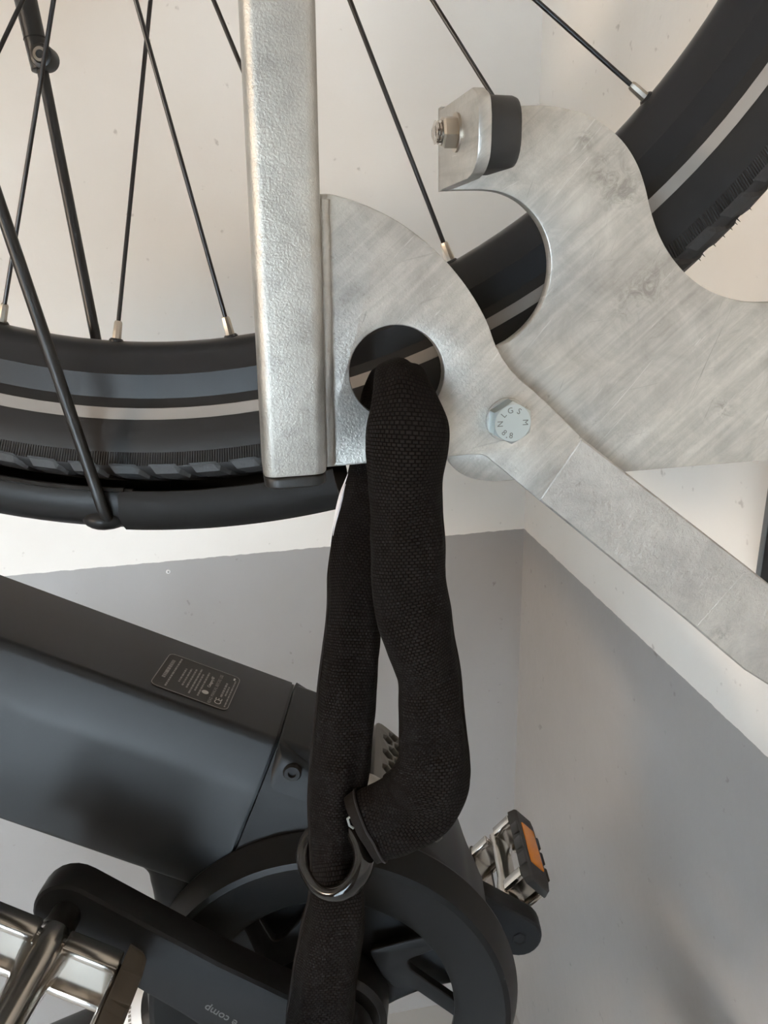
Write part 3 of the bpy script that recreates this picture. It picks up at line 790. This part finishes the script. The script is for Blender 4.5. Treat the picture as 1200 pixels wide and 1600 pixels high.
# side cover continuing the line of the battery up to the seam
cov_sec = [(S0, -0.0335), (S0, 0.0330), (S0-0.0260, 0.0388), (S0-0.0860, 0.0392), (S0-0.094, 0.035), (S0-0.094, -0.0335)]
a_end = Vector((g0[0], g0[1], 0)).dot(AX)-0.020
bpart('motor_cover', ext_profile(rounded_poly(cov_sec, 0.005), [A_SEAM+0.0010, a_end], 'frame', 'm'), 'frame', 25, mh)
sc = pb(457, 1206, 0.0376)
scr = lathe([(0.0001, 0.0006), (0.0018, 0.0006), (0.0020, 0.0022), (0.0038, 0.0022), (0.0046, 0.0010), (0.0046, -0.002)], 20, closed_profile=False, off=sc)
bpart('cover_screw', scr, 'guard', 30, mh)
# honeycomb grille on the shoulder of the housing
def grille():
    G0, G1 = Vector((*g0, 0)), Vector((*g1, 0)); ex = (G1-G0); Lg_ = ex.length; ex.normalize(); nn = Vector((-ex.y, ex.x, 0))
    w0, w1 = -0.038, 0.030
    hexes = []; s = 0.0088; r = 0.0040
    for i in range(-1, 12):
        for j in range(-1, 12):
            x = (i+0.5*(j % 2))*s+0.004; y = w0+0.005+j*s*0.866
            if 0.0048 < x < Lg_+0.012-0.0048 and w0+0.0048 < y < w1-0.004:
                hexes.append([(x+r*math.cos(math.radians(60*k+30)), y+r*math.sin(math.radians(60*k+30))) for k in range(6)])
    outer = rounded_poly([(-0.001, w0), (Lg_+0.012, w0), (Lg_+0.012, w1), (-0.001, w1)], 0.008, 4)
    me = plate_mesh([outer]+hexes, 0.0032, 0.0006)
    m = frame_mat(G0+nn*0.0040, ex, Vector((0, 0, 1)), nn*1.0 if True else nn)
    xf(me, m)
    g = bmesh_part('honeycomb_grille', me, 'grille', 25, mh, 'grey honeycomb grille over the motor')
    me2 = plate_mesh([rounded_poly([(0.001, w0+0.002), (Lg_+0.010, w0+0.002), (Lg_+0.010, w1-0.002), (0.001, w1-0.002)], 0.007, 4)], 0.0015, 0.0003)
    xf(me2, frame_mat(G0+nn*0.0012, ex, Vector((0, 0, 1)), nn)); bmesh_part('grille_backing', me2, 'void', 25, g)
    qq = pb(586, 1226, 0.026)
    bm = bmesh.new(); bmesh.ops.create_uvsphere(bm, u_segments=16, v_segments=10, radius=1)
    bm_xf(bm, Matrix.Translation(qq) @ Matrix.Rotation(math.radians(-40), 4, 'Z') @ Matrix.Diagonal((0.0085, 0.004, 0.004, 1)))
    bpart('grille_catch', bm, 'print_dim', 60, g)
grille()
# --- rating label on the upper face of the battery
def label():
    # plane s = S0 (normal PN): intersect pixel rays
    def onface(px, py):
        d = ray(px, py); dl = Vector((d.dot(U_), d.dot(V_), d.dot(W_))); o = CAM-WC; ol = Vector((o.dot(U_), o.dot(V_), o.dot(W_)))
        t = (S0+0.0006-ol.dot(PN))/dl.dot(PN); return ol+dl*t
    bl_, br_, tl_ = onface(233, 1068), onface(354, 1112), onface(262, 1019)
    a0, a1 = bl_.dot(AX), br_.dot(AX); wn, wf = (bl_.z+br_.z)/2, tl_.z
    Lw, Lh = a1-a0, wn-wf
    org = at(a0, S0+0.0006, wn)
    mloc = frame_mat(org, AX, Vector((0, 0, -1)), PN)        # x along tube, y away from viewer, z out of the face
    rp = rounded_poly([(0, 0), (Lw, 0), (Lw, Lh), (0, Lh)], 0.004, 5)
    me = plate_mesh([rp], 0.0004, 0.0001); xf(me, mloc)
    lab = bmesh_part('rating_label', me, 'label', 20, bat, 'dark rating label with white print and CE mark')
    inn = rounded_poly([(0.0004, 0.0004), (Lw-0.0004, 0.0004), (Lw-0.0004, Lh-0.0004), (0.0004, Lh-0.0004)], 0.0036, 5)
    me = plate_mesh([rp, inn], 0.0003, 0.00005); xf(me, mloc @ Matrix.Translation((0, 0, 0.0003))); bmesh_part('label_border', me, 'print_dim', 20, lab)
    def put(me, x, y, mat='print'):
        xf(me, mloc @ Matrix.Translation((x, y, 0.0003)) @ Matrix.Rotation(math.radians(90), 4, 'Z')); bmesh_part('label_print', me, mat, 0, lab)
    rnd = random.Random(8)
    rows = [(0.10, 0.28, 0.82, 0.045), (0.18, 0.08, 0.94, 0.022), (0.30, 0.30, 0.72, 0.022), (0.36, 0.24, 0.76, 0.022), (0.42, 0.22, 0.80, 0.022), (0.48, 0.10, 0.86, 0.022), (0.53, 0.22, 0.74, 0.022), (0.59, 0.12, 0.84, 0.022),
            (0.86, 0.30, 0.72, 0.026), (0.905, 0.36, 0.64, 0.020), (0.95, 0.08, 0.86, 0.018)]
    for fx, f0, f1, hh in rows:                         # rows too small to read: broken strokes
        bm = bmesh.new(); y = f0*Lh
        while y < f1*Lh:
            w = rnd.uniform(0.0008, 0.0032); w = min(w, f1*Lh-y)
            box_bm(fx*Lw, y+w/2, 0.0003, hh*Lw, w, 0.0001, bm=bm); y += w+rnd.uniform(0.0004, 0.0007)
        bm_xf(bm, mloc); bpart('print_row', bm, 'print_dim', 0, lab)
    put(text_mesh('READ MANUAL BEFORE USE', Lw*0.062, 0.0001), 0.755*Lw, 0.47*Lh, 'print_dim')
    put(text_mesh('CE', Lw*0.125, 0.0001), 0.855*Lw, 0.17*Lh)
    put(text_mesh('Category 07', Lw*0.058, 0.0001), 0.665*Lw, 0.60*Lh)
    me = plate_mesh([[(0.0018*math.cos(t*math.pi/12), 0.0018*math.sin(t*math.pi/12)) for t in range(24)]], 0.0001, 0.00002); put(me, 0.655*Lw, 0.28*Lh)
    me = plate_mesh([[(-0.0012, -0.0005), (0.0012, -0.0005), (0.0012, 0.0005), (-0.0012, 0.0005)]], 0.0001, 0.00002); put(me, 0.925*Lw, 0.90*Lh)
label()
# --- seat tube with sticker
sd = Vector((-0.905, -0.425, 0)).normalized()
tp_ = pb(215, 1551, 0.0); sn = Vector((-sd.y, sd.x, 0)); sn = sn if sn.y > 0 else -sn
s_ax = tp_-sn*0.0205
s_at = lambda t: s_ax+sd*t
tb = (BB-s_ax).dot(sd)
bpart('seat_tube', tube_bm([s_at(tb*0.55), s_at(-0.02), s_at(0.36)], [0.0205, 0.0195, 0.0195], 28), 'frame', 40)
bpart('seat_tube_collar', tube_bm([s_at(-0.052), s_at(-0.050), s_at(-0.020), s_at(-0.016)], [0.0205, 0.0225, 0.0225, 0.0205], 28), 'plastic', 30)
sk = bpart('tube_sticker', tube_bm([s_at(-0.004), s_at(0.026)], 0.0199, 40, caps=False), 'sticker', 60)
rnd = random.Random(2)
bm = bmesh.new()
for r_ in range(4):
    for k in range(26):
        a = math.radians(20+k*6.0); t = 0.002+r_*0.006
        c = s_at(t+0.0015)+0.0201*(math.cos(a)*Vector((0, 0, 1))+math.sin(a)*sn)
        nrm = (math.cos(a)*Vector((0, 0, 1))+math.sin(a)*sn); tg = sd.cross(nrm)
        if rnd.random() < 0.8:
            b2 = box_bm(0, 0, 0, rnd.uniform(0.0008, 0.0022), 0.0013, 0.0002); bm_xf(b2, frame_mat(c, sd, tg, nrm)); m_ = bpy.data.meshes.new('t'); b2.to_mesh(m_); b2.free(); bm.from_mesh(m_); bpy.data.meshes.remove(m_)
so = bpart('sticker_print', bm, 'print_dim', 0, sk); so['kind'] = 'stuff'
# chain stays
for s in (1, -1):
    bpart('chain_stay', tube_bm([BB+Vector((-0.005, -0.05, 0.030*s)), (0.03, -0.80, 0.045*s), REAR+Vector((0, 0.01, 0.062*s))], [0.013, 0.011, 0.010], 14), 'frame', 40)
# --- chain guard and ring
gp = [(0.0880, 0.0568), (0.0908, 0.0560), (0.0965, 0.0410), (0.0962, 0.0395), (0.0930, 0.0395), (0.0870, 0.0520), (0.0640, 0.0470), (0.0630, 0.0480), (0.0632, 0.0500), (0.0660, 0.0520)]
guard = bpart('chain_guard', lathe(gp, 120, off=BB), 'guard', 25)
hubp = [(0.012, 0.060), (0.026, 0.060), (0.0290, 0.0575), (0.0300, 0.042), (0.012, 0.042)]
bpart('spider_hub', lathe(hubp, 48, off=BB), 'guard', 25)
vpx = [(575,1486), (675,1461), (692,1479), (671,1488), (636,1502), (640,1514), (668,1534), (735,1580), (722,1598), (645,1545), (618,1546), (596,1525)]
vl = [pb(x, y, 0.0490) for x, y in vpx]
me = plate_mesh([rounded_poly([(p.x-BB.x, p.y-BB.y) for p in vl], 0.003, 3)], 0.0055, 0.0012, 2)
for k in range(4):
    m2 = me.copy(); xf(m2, Matrix.Translation((BB.x, BB.y, 0.0462)) @ Matrix.Rotation(math.radians(90*k), 4, 'Z')); bmesh_part('spider_arm', m2, 'guard', 25)
# chain ring teeth behind the guard
tp2 = []
for k in range(40):
    a0 = 2*math.pi*k/40
    for f, rr in ((0, 0.0800), (0.30, 0.0800), (0.42, 0.0838), (0.58, 0.0838), (0.70, 0.0800)):
        a = a0+f*2*math.pi/40; tp2.append((BB.x+rr*math.cos(a), BB.y+rr*math.sin(a)))
inner = [(BB.x+0.070*math.cos(2*math.pi*k/64), BB.y+0.070*math.sin(2*math.pi*k/64)) for k in range(64)]
me = plate_mesh([tp2, inner], 0.003, 0.0004); xf(me, Matrix.Translation((0, 0, 0.0430))); bmesh_part('chain_ring', me, 'plastic', 25)
# --- cranks
def crank(end, wc, thick, sgn, text=None):
    e2 = Vector((end[0], end[1])); b2 = Vector((BB.x, BB.y)); d = (b2-e2); L_ = d.length; d.normalize()
    n = Vector((-d.y, d.x)); pts = []
    re, rb = 0.0158, 0.0230
    for k in range(13):
        a = math.pi/2+math.pi*k/12; pts.append(e2+d*math.cos(a)*re+n*math.sin(a)*re)
    pts.append(e2+d*L_*0.5-n*0.0175)
    for k in range(13):
        a = -math.pi/2+math.pi*k/12; pts.append(b2+d*math.cos(a)*rb+n*math.sin(a)*rb)
    pts.append(e2+d*L_*0.5+n*0.0175)
    me = plate_mesh([[(p.x, p.y) for p in pts]], thick, 0.0035, 2)
    xf(me, Matrix.Translation((0, 0, wc)))
    c = bmesh_part('crank_arm', me, 'crank', 28)
    return c, d, n
near_end = pb(102, 1432, 0.079); far_end = 2*BB-near_end
far_px = pb(812, 1468, -0.070)
cr, cd, cn = crank((near_end.x, near_end.y), 0.0700, 0.018, 1)
cr2, _, _ = crank((far_px.x, far_px.y), -0.0800, 0.018, -1)
bpart('bottom_axle', tube_bm([BB+Vector((0, 0, 0.080)), BB+Vector((0, 0, 0.04)), BB+Vector((0, 0, -0.085))], 0.012, 20), 'plastic')
# recess at far pedal hole
bm = lathe([(0.0001, 0.0), (0.0040, 0.0), (0.0046, 0.0008), (0.0050, -0.002)], 6, closed_profile=False, off=Vector((far_px.x, far_px.y, -0.0709)))
bpart('pedal_socket', bm, 'void', 20, cr2)
# printed mark on the near crank
pm = pb(345, 1586, 0.0788)
me = text_mesh('e comp', 0.0058, 0.0002)
ta = math.atan2(-0.42, 1)
xf(me, Matrix.Translation((pm.x, pm.y, 0.0791)) @ Matrix.Rotation(math.atan2(cd.y, cd.x)+math.pi, 4, 'Z')); bmesh_part('crank_print', me, 'print_faint', 0, cr)
# --- pedals
def pedal(cx, cy, w_in, sgn, tang, pad_mat, label_, st=1.0, sz=1.0, refl=True):
    """built along the axle from w_in outwards (sgn = +1 towards viewer); tang = tilt of the platform"""
    t = Vector((math.cos(tang), math.sin(tang), 0)); nn = Vector((-math.sin(tang), math.cos(tang), 0)); ax = Vector((0, 0, sgn))
    O = Vector((cx, cy, w_in))
    m = frame_mat(O, t, nn, ax) @ Matrix.Diagonal((st, 1, sz, 1))
    root = bpart('pedal', bm_xf(tube_bm([(0, 0, -0.004), (0, 0, 0.006), (0, 0, 0.013), (0, 0, 0.016)], [0.0085, 0.0085, 0.0105, 0.0105], 20), m), 'plastic', 30, None, label_)
    # barrel
    bm = tube_bm([(0, 0, 0.013), (0, 0, 0.0165), (0, 0, 0.028), (0, 0, 0.045), (0, 0, 0.092), (0, 0, 0.104), (0, 0, 0.108)], [0.0085, 0.0118, 0.0125, 0.0098, 0.0092, 0.0105, 0.0075], 20)
    bpart('barrel', bm_xf(bm, m), 'steel', 40, root)
    for z in (0.024, 0.100):
        for s in (1, -1):
            lp = [(0.006*s, -0.0085), (0.020*s, -0.0105), (0.0385*s, -0.0112), (0.0385*s, 0.0112), (0.020*s, 0.0095), (0.006*s, 0.0105)]
            if s < 0: lp = lp[::-1]
            win = [(0.0165*s, -0.0052), (0.034*s, -0.0060), (0.034*s, 0.0060), (0.0165*s, 0.0050)]
            me = plate_mesh([smooth_pts(lp, 3)], 0.0045, 0.0012, 2); xf(me, m @ Matrix.Translation((0, 0, z))); bmesh_part('cage_bar', me, 'steel', 30, root)
            b2 = bmesh.new()
            for e in (-0.0105, 0.0105): box_bm(0.023*s, e, z, 0.031, 0.0042, 0.0115, 0.0014, bm=b2)
            bpart('cage_rib', bm_xf(b2, m), 'steel', 30, root)
    for s in (1, -1):
        side = bpart('side_plate', bm_xf(box_bm(0.0385*s, 0, 0.062, 0.0025, 0.018, 0.080, 0.0008), m), 'steel', 30, root)
        bm = bmesh.new()
        pr = [(0.0395, -0.0125), (0.0500, -0.0105), (0.0520, -0.0085), (0.0520, 0.0085), (0.0500, 0.0105), (0.0395, 0.0125)]
        rows = []
        for z, q in ((0.010, 0.72), (0.014, 0.92), (0.024, 1.0), (0.100, 1.0), (0.110, 0.92), (0.114, 0.72)):
            rows.append([bm.verts.new((s*(0.0395+(x-0.0395)*q), y*q, z)) for x, y in pr])
        k6 = len(pr)
        for A, B in zip(rows, rows[1:]):
            for k in range(k6): bm.faces.new((A[k], A[(k+1) % k6], B[(k+1) % k6], B[k]))
        bm.faces.new(rows[0]); bm.faces.new(rows[-1])
        pad = bpart('rubber_pad', bm_xf(bm, m), pad_mat, 25, root)
        for z in (0.036, 0.058, 0.080):
            for e in (-1, 1):
                b2 = box_bm(0.0455*s, 0.0114*e, z, 0.012, 0.0022, 0.0160, 0.0008); bpart('pad_rib', bm_xf(b2, m), pad_mat, 30, pad)
        if refl: bpart('reflector', bm_xf(box_bm(0.0522*s, 0, 0.062, 0.0030, 0.0135, 0.058, 0.0012), m), 'amber', 30, pad, 'amber pedal reflector')
    return root
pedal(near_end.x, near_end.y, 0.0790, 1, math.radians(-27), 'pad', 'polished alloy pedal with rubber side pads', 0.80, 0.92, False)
pedal(far_px.x, far_px.y, -0.0895, -1, math.radians(46), 'pad_shaded', 'alloy pedal with rubber coloured as in shade and amber reflector', 0.55, 0.80)

# ------------------------------------------------------------------ chain lock in its fabric sleeve
def sleeve():
    # stations: left px, right px (edges across the strand) at y, distance Y, thickness, twist(deg)
    root = tag(empty('chain_lock', pix(500, 1650, 0.245)), 'black chain lock in a woven fabric sleeve looped through the rack plate', 'chain lock')
    inv = root.matrix_world.inverted()
    st = []       # (centre, half width, half thickness)
    def S(xa, ya, xb, yb, Y, th, Yb=None):
        a, b = pix(xa, ya, Y), pix(xb, yb, Yb if Yb else Y)
        st.append(((a+b)/2, (b-a).length/2, th/2, (b-a).normalized()))
    # free end, first in the ring, up the front strand
    S(549,1250, 578,1336, 0.262, 0.022)
    S(560,1240, 600,1329, 0.262, 0.022)
    S(585,1228, 645,1316, 0.261, 0.021)
    S(608,1212, 690,1292, 0.260, 0.019)
    S(622,1194, 718,1250, 0.259, 0.018)
    S(628,1170, 724,1205, 0.258, 0.017)
    S(625,1145, 724,1160, 0.258, 0.017)
    S(622,1100, 721,1105, 0.258, 0.017)
    S(621,1052, 716,1052, 0.259, 0.016)
    S(602,1002, 707,1000, 0.260, 0.017)
    S(587,960, 701,957, 0.261, 0.017)
    S(580,905, 693,905, 0.262, 0.018)
    S(580,850, 692,850, 0.264, 0.018)
    S(578,800, 688,800, 0.266, 0.018)
    S(574,750, 689,752, 0.267, 0.019)
    S(570,703, 697,705, 0.268, 0.020)
    S(572,664, 699,666, 0.270, 0.020)
    S(581,628, 686,630, 0.275, 0.019)
    S(586,604, 674,605, 0.283, 0.018)
    S(590,592, 664,592, 0.294, 0.016)
    S(586,594, 656,592, 0.306, 0.016)
    S(574,610, 644,606, 0.317, 0.016)
    S(562,640, 640,634, 0.3235, 0.016)
    S(553,690, 637,685, 0.3260, 0.016)
    S(545,740, 632,735, 0.3250, 0.016)
    S(530,795, 622,795, 0.318, 0.017)
    S(520,850, 612,850, 0.309, 0.017)
    S(514,905, 602,903, 0.300, 0.018)
    S(512,960, 594,958, 0.292, 0.018)
    S(507,1005, 594,1003, 0.287, 0.018)
    S(500,1052, 591,1050, 0.283, 0.018)
    S(495,1100, 587,1098, 0.280, 0.018)
    S(491,1150, 582,1150, 0.278, 0.018)
    S(487,1200, 577,1200, 0.276, 0.018)
    S(484,1250, 567,1250, 0.274, 0.018)
    S(485,1295, 560,1295, 0.271, 0.018)
    S(487,1335, 556,1335, 0.266, 0.017)
    S(487,1365, 560,1368, 0.261, 0.017)
    S(483,1405, 567,1408, 0.2575, 0.017)
    S(472,1450, 567,1453, 0.2550, 0.017)
    S(462,1500, 563,1503, 0.2530, 0.017)
    S(454,1550, 557,1553, 0.2510, 0.017)
    S(447,1600, 550,1603, 0.2490, 0.017)
    S(442,1660, 544,1663, 0.2470, 0.017)
    S(438,1740, 538,1743, 0.2450, 0.017)
    S(436,1830, 534,1833, 0.2440, 0.017)
    def cr(a, b, c, d, t): return 0.5*((2*b)+(c-a)*t+(2*a-5*b+4*c-d)*t*t+(3*b-a-3*c+d)*t**3)
    SUB = 9; cen, hw, ht, mj = [], [], [], []
    N_ = len(st)
    for i in range(N_-1):
        q = [st[max(i-1, 0)], st[i], st[i+1], st[min(i+2, N_-1)]]
        for k in range(SUB):
            t = k/SUB
            cen.append(cr(*[x[0] for x in q], t)); hw.append(cr(*[x[1] for x in q], t)); ht.append(cr(*[x[2] for x in q], t)); mj.append(cr(*[x[3] for x in q], t))
    cen.append(st[-1][0]); hw.append(st[-1][1]); ht.append(st[-1][2]); mj.append(st[-1][3])
    NS = 44; bm = bmesh.new(); uvl = bm.loops.layers.uv.new('UVMap'); rows = []; arc = [0.0]
    for a, b in zip(cen, cen[1:]): arc.append(arc[-1]+(b-a).length)
    for i, c in enumerate(cen):
        t = (cen[min(i+1, len(cen)-1)]-cen[max(i-1, 0)]).normalized()
        m = (mj[i]-t*mj[i].dot(t)).normalized(); n = t.cross(m)
        ring = []
        # links inside swell the sleeve
        swell = 1+0.07*math.sin(arc[i]*2*math.pi/0.034+0.7)
        for k in range(NS):
            a = 2*math.pi*k/NS; ca, sa = math.cos(a), math.sin(a)
            x = math.copysign(abs(ca)**0.86, ca); y = math.copysign(abs(sa)**0.80, sa)
            p = c+m*(hw[i]*x)+n*(ht[i]*swell*y)
            q = Vector((arc[i]*26, ca*1.3, sa*1.3)); q2 = Vector((arc[i]*75, ca*2.2+5, sa*2.2))
            dsp = noise.noise(q)*0.0024+noise.noise(q2)*0.0011
            nr = (m*ca*ht[i]+n*sa*hw[i]).normalized()
            ring.append(bm.verts.new(inv @ (p+nr*dsp*(abs(sa)**0.5*0.9+0.25))))
        rows.append(ring)
    circ = 0.066
    for i, (A, B) in enumerate(zip(rows, rows[1:])):
        for k in range(NS):
            f = bm.faces.new((A[k], A[(k+1) % NS], B[(k+1) % NS], B[k]))
            for l, (ii, kk) in zip(f.loops, ((i, k), (i, k+1), (i+1, k+1), (i+1, k))): l[uvl].uv = (kk/NS*circ, arc[ii])
    bm.faces.new(rows[0][::-1]); bm.faces.new(rows[-1])
    def world_ring(i): return [root.matrix_world @ v.co for v in rows[i]]
    # stitched line near the end, along a ring of vertices
    hem_i = 8
    stitch = [v.co.copy() for v in rows[hem_i]]
    hemrows = [[v.co.copy() for v in rows[i]] for i in range(0, hem_i+1)]
    left = [v.co.copy() for v in [rows[i][NS//2] for i in range(24*SUB+2, 27*SUB-3)]]
    left2 = [v.co.copy() for v in [rows[i][NS//2-2] for i in range(24*SUB+5, 26*SUB+1)]]
    axc = [inv @ c for c in cen]
    rightridge = [rows[i][0].co.copy() for i in range(5*SUB, 20*SUB)]
    seams = {kk: [r[kk].co.copy() for r in rows] for kk in (0, NS//2)}
    o = bm_obj('sleeve', bm, 'sleeve', root, smooth=70)
    # hem: smooth doubled-over fabric at the end
    bm = bmesh.new(); hr = []
    for i, ring in enumerate(hemrows):
        c = axc[i]; hr.append([bm.verts.new(c+(p-c)*1.035+(p-c).normalized()*0.0003) for p in ring])
    ci = axc[0]; hr.insert(0, [bm.verts.new(ci+(p-ci)*0.80) for p in hemrows[0]])
    for A, B in zip(hr, hr[1:]):
        for k in range(NS): bm.faces.new((A[k], A[(k+1) % NS], B[(k+1) % NS], B[k]))
    bm.faces.new(hr[0]); bm_obj('hem', bm, 'hem', root, smooth=60)
    c = axc[hem_i]; loop = [c+(p-c)*1.04+(p-c).normalized()*0.0002 for p in stitch]
    bm_obj('hem_stitch', tube_bm(loop+[loop[0]], 0.0005, 6, caps=False), 'thread', root)
    for i0, i1, kk in ((4*SUB, 18*SUB, 0), (26*SUB, 42*SUB, NS//2)):
        nn_ = i1-i0; bm_obj('edge_seam', tube_bm(seams[kk][i0:i1], [0.0009*min(1, 0.2+j/12, 0.2+(nn_-1-j)/12) for j in range(nn_)], 8), 'hem', root, 60)
    # white piping on the edge of the rear strand
    bm_obj('white_piping', tube_bm(left, [0.0009*min(1, 0.15+j/5, 0.15+(len(left)-1-j)/10) for j in range(len(left))], 8), 'piping', root, label_smooth if False else 60)['label'] = 'white piping along the sleeve edge'
    bm_obj('white_piping', tube_bm(left2, [0.0008*min(1, 0.15+j/4, 0.15+(len(left2)-1-j)/8) for j in range(len(left2))], 8), 'piping', root, 60)['label'] = 'white piping along the sleeve edge'
    # end ring: oval link the other strand runs through
    C0 = pix(523, 1339, 0.2635)
    a_ = (pix(560, 1302, 0.263)-pix(490, 1378, 0.259)); la = a_.length/2; a_.normalize()
    b_ = Vector((-0.42, 0.90, 0.35)); b_ = (b_-a_*b_.dot(a_)).normalized(); n_ = a_.cross(b_)
    path = []
    for k in range(57):
        t = 2*math.pi*k/56; ct, s_ = math.cos(t), math.sin(t)
        path.append(C0+a_*((la-0.0010)*math.copysign(abs(ct)**0.85, ct))+b_*(0.0140*math.copysign(abs(s_)**0.85, s_)))
    bm = bmesh.new(); rws = []
    for k in range(56):
        p = path[k]; t = (path[(k+1) % 56]-path[k-1]).normalized(); r_in = (C0-p); r_in = (r_in-t*r_in.dot(t)).normalized(); up = t.cross(r_in)
        rws.append([bm.verts.new(inv @ (p+r_in*(0.0038*math.cos(2*math.pi*j/18))+up*(0.0060*math.sin(2*math.pi*j/18)))) for j in range(18)])
    for k in range(56):
        A, B = rws[k], rws[(k+1) % 56]
        for j in range(18): bm.faces.new((A[j], A[(j+1) % 18], B[(j+1) % 18], B[j]))
    bm_obj('end_ring', bm, 'ring', root, smooth=60)['label'] = 'glossy black steel end ring'
    # metal staple peeping out at the hem
    p = [inv @ pix(546, 1277, 0.250), inv @ pix(543, 1279, 0.2495), inv @ pix(546, 1290, 0.2495), inv @ pix(552, 1294, 0.250)]
    bm_obj('hem_clip', tube_bm(p, 0.0005, 6), 'bolt', root)
    # last bare link below the sleeve
    e = cen[-1]; bm = bmesh.new(); pth = []
    for k in range(33):
        t = 2*math.pi*k/32; pth.append(inv @ (e+Vector((0.010*math.sin(t), 0, -0.012+0.020*math.cos(t)))))
    bm_obj('chain_link', tube_bm(pth, 0.004, 10), 'ring', root, 60)
sleeve()
